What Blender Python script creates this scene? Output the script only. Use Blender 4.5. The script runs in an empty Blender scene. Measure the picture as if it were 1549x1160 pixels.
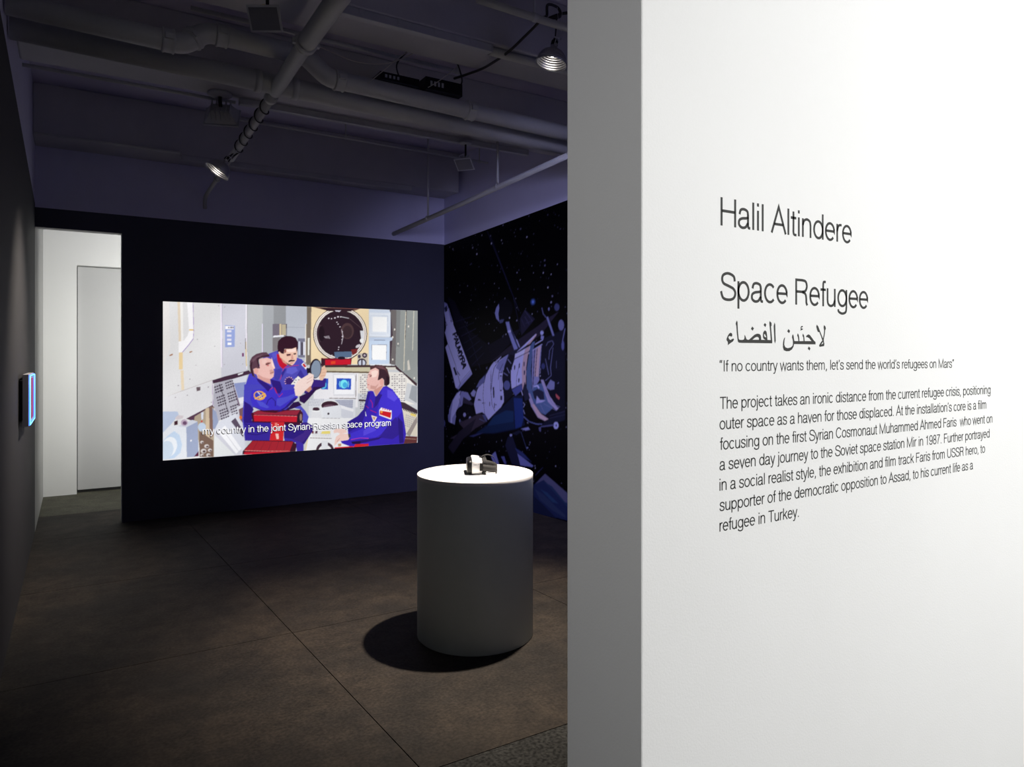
import bpy, bmesh, math, random
import numpy as np
from mathutils import Vector, Matrix

D = bpy.data
scene = bpy.context.scene
COL = scene.collection
PI = math.pi
random.seed(7)

# ------------------------------------------------------------------ camera, world, lights, exposure
cam_data = D.cameras.new('camera')
cam = D.objects.new('camera', cam_data)
COL.objects.link(cam)
cam.location = (0, 0, 1.5)
cam.rotation_euler = (PI / 2, 0, -math.atan2(.5255, .8508))
cam_data.sensor_width = 36
cam_data.lens = 1067 / 1549 * 36
cam_data.shift_y = -41.5 / 1549
cam_data.clip_start = .02
scene.camera = cam

scene.view_settings.view_transform = 'Standard'
scene.view_settings.look = 'None'
scene.view_settings.gamma = 1
scene.view_settings.exposure = 0
scene.view_settings.use_curve_mapping = False

world = D.worlds.new('world')
scene.world = world
world.use_nodes = True
world.node_tree.nodes['Background'].inputs[0].default_value = (.01, .01, .012, 1)
world.node_tree.nodes['Background'].inputs[1].default_value = 1


def aim(o, target):
    o.rotation_euler = (Vector(target) - o.location).to_track_quat('-Z', 'Y').to_euler()


def area_light(name, loc, target, size, power, color=(1, 1, 1), size_y=None, spread=180):
    l = D.lights.new(name, 'AREA')
    l.energy = power
    l.color = color
    l.size = size
    if size_y:
        l.shape = 'RECTANGLE'
        l.size_y = size_y
    l.spread = math.radians(spread)
    o = D.objects.new(name, l)
    COL.objects.link(o)
    o.location = loc
    aim(o, target)
    return o


def spot_light(name, loc, target, power, cone, blend=.6, radius=.04, color=(1, 1, 1)):
    l = D.lights.new(name, 'SPOT')
    l.energy = power
    l.color = color
    l.spot_size = math.radians(cone)
    l.spot_blend = blend
    l.shadow_soft_size = radius
    o = D.objects.new(name, l)
    COL.objects.link(o)
    o.location = loc
    aim(o, target)
    return o


# the front gallery: unseen light that washes the wall with the text
area_light('gallery_light', (3.7, -2.5, 2.5), (1.6, 1.1, 1.5), 1.4, 203, (1, 1, .985), 1.4)
area_light('added_side_fill', (-1.6, .72, 2.1), (1, 1.22, 1.6), .5, 4.6, (1, 1, 1), 1.6, 100)  # added fill, out of view, brightens the end face of the text wall
# added violet fills, unseen behind the text wall, tinting ceiling and mural
area_light('added_violet_fill', (3.0, 1.45, 2.2), (2.8, 5.5, 3.2), 1.2, 2.6, (.44, .44, 1), .7)
area_light('added_mural_fill', (1.7, 1.55, 2.6), (3.7, 5.1, 1.2), .6, 26, (.58, .58, 1), .6, 62)
# light of the passage behind the doorway
area_light('passage_light', (1.15, 7.50, 1.75), (.55, 9.0, 1.75), 1.0, 24, (1, 1, .96), 2.6, 120)
area_light('added_passage_floor_fill', (1.3, 8.0, 3.4), (.7, 8.0, 0), .5, 9, (1, 1, .92), .5, 100)  # added fill, out of view, lifts the passage floor
# bulbs of the two clamp lamps
LAMP_A = Vector((.857, 5.4, 2.82))
LAMP_B = Vector((2.28, 3.27, 3.15))
AIM_A = Vector((-.30, 5.42, 1.15))
AIM_B = Vector((1.90, 3.36, .87))
POWER_A, POWER_B = 190, 860
WARM = (1, .88, .74)


# ------------------------------------------------------------------ helpers
def put(o, parent=None):
    COL.objects.link(o)
    if parent:
        o.parent = parent
    return o


def tag(o, label=None, cat=None, group=None, kind=None):
    if label: o['label'] = label
    if cat: o['category'] = cat
    if group: o['group'] = group
    if kind: o['kind'] = kind
    return o


def thing(name, loc, label, cat, group=None, rot=(0, 0, 0)):
    o = D.objects.new(name, None)
    o.empty_display_size = .1
    COL.objects.link(o)
    o.location = loc
    o.rotation_euler = rot
    return tag(o, label, cat, group)


def copy_tree(o, parent=None):
    c = o.copy()
    COL.objects.link(c)
    if parent: c.parent = parent
    for ch in [x for x in D.objects if x.parent == o]:
        copy_tree(ch, c)
    return c


class Mesh:
    def __init__(self):
        self.v, self.f, self.m, self.s = [], [], [], []

    def add(self, vs, fs, mi=0, smooth=False):
        k = len(self.v)
        self.v += [tuple(p) for p in vs]
        for f in fs:
            self.f.append([i + k for i in f])
            self.m.append(mi)
            self.s.append(smooth)
        return self

    def box(self, x0, x1, y0, y1, z0, z1, mi=0, mx=None):
        vs = [Vector((x, y, z)) for z in (z0, z1) for y in (y0, y1) for x in (x0, x1)]
        if mx: vs = [mx @ p for p in vs]
        fs = [(0, 2, 3, 1), (4, 5, 7, 6), (0, 1, 5, 4), (2, 6, 7, 3), (0, 4, 6, 2), (1, 3, 7, 5)]
        return self.add(vs, fs, mi)

    def prism(self, poly, z0, z1, mi=0, mx=None):
        n = len(poly)
        vs = [Vector((p[0], p[1], z)) for z in (z0, z1) for p in poly]
        if mx: vs = [mx @ p for p in vs]
        fs = [tuple(range(n))[::-1], tuple(range(n, 2 * n))] + [(i, (i + 1) % n, (i + 1) % n + n, i + n) for i in range(n)]
        return self.add(vs, fs, mi)

    def lathe(self, prof, n=32, mx=None, mi=0, smooth=True, cap=False):
        vs = []
        for r, z in prof:
            for i in range(n):
                a = 2 * PI * i / n
                p = Vector((r * math.cos(a), r * math.sin(a), z))
                vs.append(mx @ p if mx else p)
        fs = []
        for k in range(len(prof) - 1):
            for i in range(n):
                j = (i + 1) % n
                fs.append((k * n + i, k * n + j, (k + 1) * n + j, (k + 1) * n + i))
        self.add(vs, fs, mi, smooth)
        if cap:
            self.f.append([len(self.v) - len(vs) + i for i in range(n)][::-1]); self.m.append(mi); self.s.append(False)
            self.f.append([len(self.v) - n + i for i in range(n)]); self.m.append(mi); self.s.append(False)
        return self

    def tube(self, pts, r, n=10, mi=0, cap=True):
        pts = [Vector(p) for p in pts]
        rs = r if isinstance(r, (list, tuple)) else [r] * len(pts)
        t0 = (pts[1] - pts[0]).normalized()
        u = t0.orthogonal().normalized()
        vs = []
        for i, p in enumerate(pts):
            a = pts[max(0, i - 1)]; b = pts[min(len(pts) - 1, i + 1)]
            t = (b - a).normalized()
            u = (u - t * u.dot(t)).normalized()
            w = t.cross(u)
            for k in range(n):
                an = 2 * PI * k / n
                vs.append(p + (u * math.cos(an) + w * math.sin(an)) * rs[i])
        fs = []
        for i in range(len(pts) - 1):
            for k in range(n):
                j = (k + 1) % n
                fs.append((i * n + k, i * n + j, (i + 1) * n + j, (i + 1) * n + k))
        base = len(self.v)
        self.add(vs, fs, mi, True)
        if cap:
            self.f.append([base + i for i in range(n)][::-1]); self.m.append(mi); self.s.append(False)
            self.f.append([base + len(vs) - n + i for i in range(n)]); self.m.append(mi); self.s.append(False)
        return self

    def build(self, name, mats, parent=None, bevel=0):
        me = D.meshes.new(name)
        me.from_pydata(self.v, [], self.f)
        for m in (mats if isinstance(mats, (list, tuple)) else [mats]):
            me.materials.append(m)
        me.polygons.foreach_set('material_index', self.m)
        me.polygons.foreach_set('use_smooth', self.s)
        me.update()
        bm = bmesh.new(); bm.from_mesh(me)
        bmesh.ops.recalc_face_normals(bm, faces=bm.faces)
        bm.to_mesh(me); bm.free()
        o = D.objects.new(name, me)
        put(o, parent)
        if bevel:
            b = o.modifiers.new('bevel', 'BEVEL')
            b.width = bevel; b.segments = 2; b.limit_method = 'ANGLE'
        return o


def spline(pts, n=8, closed=False):
    """points on a smooth curve through the given points"""
    pts = [Vector(p) for p in pts]
    out = []
    N = len(pts)
    for i in range(N if closed else N - 1):
        if closed:
            a, b, c, d = pts[i - 1], pts[i], pts[(i + 1) % N], pts[(i + 2) % N]
        else:
            a, b, c, d = pts[max(i - 1, 0)], pts[i], pts[i + 1], pts[min(i + 2, N - 1)]
        for k in range(n):
            t = k / n
            out.append(.5 * ((2 * b) + (c - a) * t + (2 * a - 5 * b + 4 * c - d) * t * t + (3 * b - a - 3 * c + d) * t ** 3))
    if not closed: out.append(pts[-1])
    return out


def srgb(c):
    c = np.asarray(c, dtype=float) / 255
    return np.where(c <= .04045, c / 12.92, ((c + .055) / 1.055) ** 2.4)


# ------------------------------------------------------------------ materials
def material(name, color, rough=.6, metal=0, bump=0, bump_scale=60, mottle=0, mottle_scale=3, color2=None, spec=.5, detail=6):
    m = D.materials.new(name)
    m.use_nodes = True
    nt = m.node_tree
    b = nt.nodes['Principled BSDF']
    b.inputs['Base Color'].default_value = (*color, 1)
    b.inputs['Roughness'].default_value = rough
    b.inputs['Metallic'].default_value = metal
    b.inputs['Specular IOR Level'].default_value = spec
    tc = nt.nodes.new('ShaderNodeTexCoord')
    if mottle or color2:
        n = nt.nodes.new('ShaderNodeTexNoise')
        n.inputs['Scale'].default_value = mottle_scale
        n.inputs['Detail'].default_value = detail
        nt.links.new(tc.outputs['Object'], n.inputs['Vector'])
        r = nt.nodes.new('ShaderNodeMapRange')
        r.inputs[1].default_value = .3; r.inputs[2].default_value = .7
        nt.links.new(n.outputs['Fac'], r.inputs[0])
        x = nt.nodes.new('ShaderNodeMix'); x.data_type = 'RGBA'
        c2 = color2 or tuple(c * (1 - mottle) for c in color)
        x.inputs[6].default_value = (*color, 1); x.inputs[7].default_value = (*c2, 1)
        nt.links.new(r.outputs[0], x.inputs[0])
        nt.links.new(x.outputs[2], b.inputs['Base Color'])
    if bump:
        n = nt.nodes.new('ShaderNodeTexNoise')
        n.inputs['Scale'].default_value = bump_scale
        n.inputs['Detail'].default_value = 3
        nt.links.new(tc.outputs['Object'], n.inputs['Vector'])
        bp = nt.nodes.new('ShaderNodeBump')
        bp.inputs['Strength'].default_value = bump
        bp.inputs['Distance'].default_value = .002
        nt.links.new(n.outputs['Fac'], bp.inputs['Height'])
        nt.links.new(bp.outputs[0], b.inputs['Normal'])
    return m


def glow(name, color, strength):
    m = D.materials.new(name)
    m.use_nodes = True
    b = m.node_tree.nodes['Principled BSDF']
    b.inputs['Base Color'].default_value = (*[c * .3 for c in color], 1)
    b.inputs['Emission Color'].default_value = (*color, 1)
    b.inputs['Emission Strength'].default_value = strength
    return m


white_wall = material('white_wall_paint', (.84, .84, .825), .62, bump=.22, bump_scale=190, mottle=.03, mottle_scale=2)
dark_paint = material('midnight_blue_wall_paint', (.030, .031, .058), .5, bump=.3, bump_scale=150, mottle=.15, mottle_scale=3)
left_paint = material('charcoal_wall_paint', (.036, .036, .042), .75, bump=.3, bump_scale=150, mottle=.1, mottle_scale=3)
upper_paint = material('white_paint_blue_light_tint', (.60, .60, .80), .7, bump=.4, bump_scale=60, mottle=.1, mottle_scale=1.5)  # white paint with the room's bluish light mixed into its colour
ceiling_paint = material('white_ceiling_blue_light_tint', (.50, .48, .64), .75, bump=.5, bump_scale=40, mottle=.12, mottle_scale=2)  # white ceiling, tinted to carry the bluish light
beam_paint = material('grey_white_beam_paint', (.46, .46, .50), .7, bump=.5, bump_scale=50, mottle=.15, mottle_scale=2)
pipe_paint = material('painted_pipe', (.46, .47, .47), .5, bump=.3, bump_scale=60, mottle=.1, mottle_scale=4)
grey_paint = material('grey_painted_metal', (.42, .43, .47), .45, mottle=.1, mottle_scale=8)
gallery_and_shade_grey = material('gallery_and_passage_shade_grey', (.38, .38, .37), .7)  # lowers bounce in the unseen gallery; on the passage strip it paints shade
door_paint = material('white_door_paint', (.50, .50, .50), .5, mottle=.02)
gap_dark = material('shadow_gap_black', (.01, .01, .01), .8)
black_plastic = material('black_plastic', (.005, .005, .006), .4, spec=.3)
black_rubber = material('black_rubber', (.01, .01, .011), .55)
black_foam = material('black_foam', (.008, .008, .010), .85, bump=.5, bump_scale=300)
strap_cloth = material('charcoal_webbing', (.022, .021, .021), .8, bump=.4, bump_scale=400)
white_plastic = material('white_gloss_plastic', (.8, .8, .82), .25)
print_grey = material('grey_print', (.25, .25, .27), .6)
silver = material('spun_aluminium', (.50, .50, .52), .33, metal=1, mottle=.08, mottle_scale=30)
chrome = material('zinc_wire', (.6, .6, .62), .3, metal=1)
vinyl = material('charcoal_vinyl', (.032, .032, .030), .6, spec=.2)
cream_cable = material('cream_cable', (.5, .48, .44), .5)
glass_dark = material('flood_lamp_glass', (.16, .16, .18), .08)
plinth_paint = material('white_plinth_green_shade', (.64, .71, .70), .6, bump=.15, bump_scale=60, mottle=.03, mottle_scale=4)  # greenish shade of the side is put into the white
yellow_label = material('yellow_sticker', (.5, .4, .08), .5)
bulb_glow = glow('lit_bulb', (1, .93, .82), 14)
neon_blue = glow('blue_neon', (.02, .10, 1), 5)
neon_core = glow('pale_blue_neon', (.15, .5, 1), 3)
panel_pink = glow('pink_lit_panel', (.6, .05, .30), .3)
frame_grey = material('grey_frame_metal', (.5, .5, .54), .4)


def concrete(name, c1, c2, c3, speck=False):
    m = D.materials.new(name)
    m.use_nodes = True
    nt = m.node_tree
    b = nt.nodes['Principled BSDF']
    g = nt.nodes.new('ShaderNodeNewGeometry')
    n1 = nt.nodes.new('ShaderNodeTexNoise'); n1.inputs['Scale'].default_value = 1.6; n1.inputs['Detail'].default_value = 8; n1.inputs['Roughness'].default_value = .65
    n2 = nt.nodes.new('ShaderNodeTexNoise'); n2.inputs['Scale'].default_value = 6; n2.inputs['Detail'].default_value = 12; n2.inputs['Roughness'].default_value = .8
    n3 = nt.nodes.new('ShaderNodeTexNoise'); n3.inputs['Scale'].default_value = 70; n3.inputs['Detail'].default_value = 4
    for n in (n1, n2, n3): nt.links.new(g.outputs['Position'], n.inputs['Vector'])
    r1 = nt.nodes.new('ShaderNodeMapRange'); r1.inputs[1].default_value = .38; r1.inputs[2].default_value = .62
    r2 = nt.nodes.new('ShaderNodeMapRange'); r2.inputs[1].default_value = .40; r2.inputs[2].default_value = .70
    nt.links.new(n1.outputs['Fac'], r1.inputs[0]); nt.links.new(n2.outputs['Fac'], r2.inputs[0])
    m1 = nt.nodes.new('ShaderNodeMix'); m1.data_type = 'RGBA'
    m1.inputs[6].default_value = (*c1, 1); m1.inputs[7].default_value = (*c2, 1)
    nt.links.new(r1.outputs[0], m1.inputs[0])
    m2 = nt.nodes.new('ShaderNodeMix'); m2.data_type = 'RGBA'
    nt.links.new(m1.outputs[2], m2.inputs[6]); m2.inputs[7].default_value = (*c3, 1)
    nt.links.new(r2.outputs[0], m2.inputs[0])
    m3 = nt.nodes.new('ShaderNodeMix'); m3.data_type = 'RGBA'; m3.blend_type = 'MULTIPLY'
    r3 = nt.nodes.new('ShaderNodeMapRange'); r3.inputs[1].default_value = .35; r3.inputs[2].default_value = .65
    r3.inputs[3].default_value = .25 if speck else .72; r3.inputs[4].default_value = 1.7 if speck else 1.2
    nt.links.new(n3.outputs['Fac'], r3.inputs[0])
    m3.inputs[0].default_value = 1
    nt.links.new(m2.outputs[2], m3.inputs[6]); nt.links.new(r3.outputs[0], m3.inputs[7])
    nt.links.new(m3.outputs[2], b.inputs['Base Color'])
    rr = nt.nodes.new('ShaderNodeMapRange'); rr.inputs[3].default_value = .58; rr.inputs[4].default_value = .75; b.inputs['Specular IOR Level'].default_value = .14
    nt.links.new(n2.outputs['Fac'], rr.inputs[0]); nt.links.new(rr.outputs[0], b.inputs['Roughness'])
    bp = nt.nodes.new('ShaderNodeBump'); bp.inputs['Strength'].default_value = .35; bp.inputs['Distance'].default_value = .003
    nt.links.new(n2.outputs['Fac'], bp.inputs['Height']); nt.links.new(bp.outputs[0], b.inputs['Normal'])
    return m


floor_concrete = concrete('worn_concrete', (.050, .039, .030), (.024, .021, .019), (.015, .013, .012))
floor_rough = concrete('speckled_concrete', (.034, .034, .032), (.026, .026, .025), (.014, .014, .013), True)
floor_olive = concrete('olive_concrete', (.115, .112, .082), (.075, .073, .055), (.05, .048, .038))
joint_dark = material('joint_filler', (.014, .012, .011), .9)

# ------------------------------------------------------------------ setting
SLAB = 3.72
HEAD = 3.35
BACK = 7.25
LEFT = -.30
# corners of the printed wall in plan
CORNER = Vector((3.57, 7.25, 0))
ALONG = Vector((.1024, -.99474, 0)).normalized()
INTO = Vector((.99474, .1024, 0))           # out of the room, behind the printed wall


def structure(o):
    o['kind'] = 'structure'
    return o


def mural_point(s, z, out=0.0):
    p = CORNER + ALONG * s - INTO * out
    return Vector((p.x, p.y, z))


fl = structure(Mesh().box(-3.2, 5.9, -3.6, 9.4, -.12, -.006).build('floor', joint_dark))
xs = [-3.19, -2.1, -.45, 1.0, 2.5, 4.0, 5.89]
ys = [-3.59, -2.25, -.75, .80, 2.33, 3.88, 5.38, 6.86, 7.9, 9.39]
skew = lambda x, y: x + (.045 * (3.8 - y) / 1.0 if -1 < x < 5 else 0)
for j in range(len(ys) - 1):
    for i in range(len(xs) - 1):
        g = .0022
        x0, x1, y0, y1 = xs[i], xs[i + 1], ys[j], ys[j + 1]
        quad = [(skew(x0, y0) + g, y0 + g), (skew(x1, y0) - g, y0 + g), (skew(x1, y1) - g, y1 - g), (skew(x0, y1) + g, y1 - g)]
        rough_bay = (j == 3 and i >= 3) or (j < 3)
        Mesh().prism(quad, -.006, 0).build('slab', floor_rough if rough_bay else (floor_olive if j == 8 else floor_concrete), fl)

ce = structure(Mesh().box(-3.2, 5.9, -3.6, 9.4, SLAB, SLAB + .14).build('ceiling', ceiling_paint))
for y0, y1 in ((4.98, 5.36), (3.62, 4.0), (2.26, 2.64), (-.5, -.12), (-1.86, -1.48), (-3.2, -2.84)):
    Mesh().box(-.30 if y0 > 1.2 else -3.1, (3.57 + (7.25 - y1) * .103) if y0 > 1.2 else 5.8, y0, y1, HEAD, SLAB, 0).build('beam', beam_paint, ce, bevel=.012)
Mesh().box(-.30, 3.57, 6.88, 7.25, 3.29, SLAB).build('beam', beam_paint, ce, bevel=.012)

# left wall: charcoal below a line, pale above
w = Mesh()
zt = lambda y: 2.80 + (BACK - y) * .094
for y0, y1 in ((1.36, BACK),):
    a, b = zt(y0), zt(y1)
    T = .16
    vs = [(LEFT, y0, 0), (LEFT, y1, 0), (LEFT, y1, b), (LEFT, y0, a), (LEFT, y1, SLAB), (LEFT, y0, SLAB),
          (LEFT - T, y0, 0), (LEFT - T, y1, 0), (LEFT - T, y1, SLAB), (LEFT - T, y0, SLAB), (LEFT, y0, a)]
    w.add(vs, [(0, 1, 2, 3)], 0)
    w.add(vs, [(3, 2, 4, 5)], 1)
    w.add(vs, [(6, 9, 8, 7), (0, 3, 5, 9, 6), (1, 7, 8, 4, 2), (5, 4, 8, 9), (0, 6, 7, 1)], 2)
w.box(LEFT - T, LEFT, BACK, 9.0, 0, SLAB, 3)  # white passage stretch coloured grey to stand for its shade
structure(w.build('wall_left', [left_paint, upper_paint, white_wall, gallery_and_shade_grey]))

# back wall with a doorway at its left end
w = Mesh()
DX, DZ, TB = .350, 2.605, .10
w.box(DX, 3.58, BACK, BACK + TB, 0, 2.77, 0)
w.box(LEFT, DX, BACK, BACK + TB, DZ, 2.77, 0)
w.box(LEFT, 3.58, BACK, BACK + TB, 2.77, SLAB, 1)
# pale reveal of the doorway
w.box(DX - .004, DX, BACK + .004, BACK + TB, 0, DZ - .004, 2)
w.box(LEFT + .002, DX, BACK + .004, BACK + TB, DZ - .004, DZ, 2)
structure(w.build('wall_back', [dark_paint, upper_paint, white_wall]))

# passage behind: far wall with a recessed white door
w = Mesh()
PY = 9.0
w.box(LEFT, .005, PY, PY + .14, 0, SLAB)
w.box(.005, 1.05, PY, PY + .14, 2.49, SLAB)
w.box(1.05, 3.7, PY, PY + .14, 0, SLAB)
w.box(3.6, 3.7, BACK + TB, PY, 0, SLAB)
structure(w.build('wall_passage', white_wall))
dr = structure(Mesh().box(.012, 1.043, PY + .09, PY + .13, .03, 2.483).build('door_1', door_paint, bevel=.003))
Mesh().box(.012, 1.043, PY + .10, PY + .13, .001, .03).build('threshold_shade_strip', gap_dark, dr)  # black strip stands in for the shade under the door
h_ = Mesh().tube([(.96, PY + .09, 1.02), (.96, PY + .05, 1.02), (.86, PY + .05, 1.02)], .009, 8)
h_.build('handle', chrome, dr)

# wall that carries the text: near and far face with the end seen from the dark room
WY0, WY1, WX = 1.1, 1.358, .9935
w = Mesh()
w.prism([(WX, WY0), (5.6, WY0), (5.6, WY1), (WX - .0015, WY1)], 0, SLAB)
structure(w.build('wall_right', white_wall, bevel=.004))
# remaining shell of the front gallery
w = Mesh()
w.box(-3.1, LEFT, 1.36, 1.5, 0, SLAB)
w.box(-3.2, -3.1, -3.5, 1.5, 0, SLAB)
structure(w.build('wall_side', gallery_and_shade_grey))
structure(Mesh().box(-3.2, 5.8, -3.6, -3.5, 0, SLAB).build('wall_front', gallery_and_shade_grey))
structure(Mesh().box(5.6, 5.7, -3.5, 1.36, 0, SLAB).build('wall_end', gallery_and_shade_grey))

# printed wall: wall body and, above the print, the pale paint
top_of_print = lambda s: 2.763 + s * .0707
w = Mesh()
LEN = 5.93
pts = [(0, 0), (LEN, 0), (LEN, top_of_print(LEN)), (0, top_of_print(0))]
f = [mural_point(s, z) for s, z in pts] + [mural_point(LEN, SLAB), mural_point(0, SLAB)]
b = [mural_point(s, z, -.12) for s, z in ((0, 0), (LEN, 0), (LEN, SLAB), (0, SLAB))]
w.add(f + b, [(0, 1, 2, 3), (3, 2, 4, 5), (6, 9, 8, 7), (5, 4, 8, 9), (1, 7, 8, 4, 2), (0, 3, 5, 9, 6), (0, 6, 7, 1)], 0)
structure(w.build('wall_mural', upper_paint))

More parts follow.
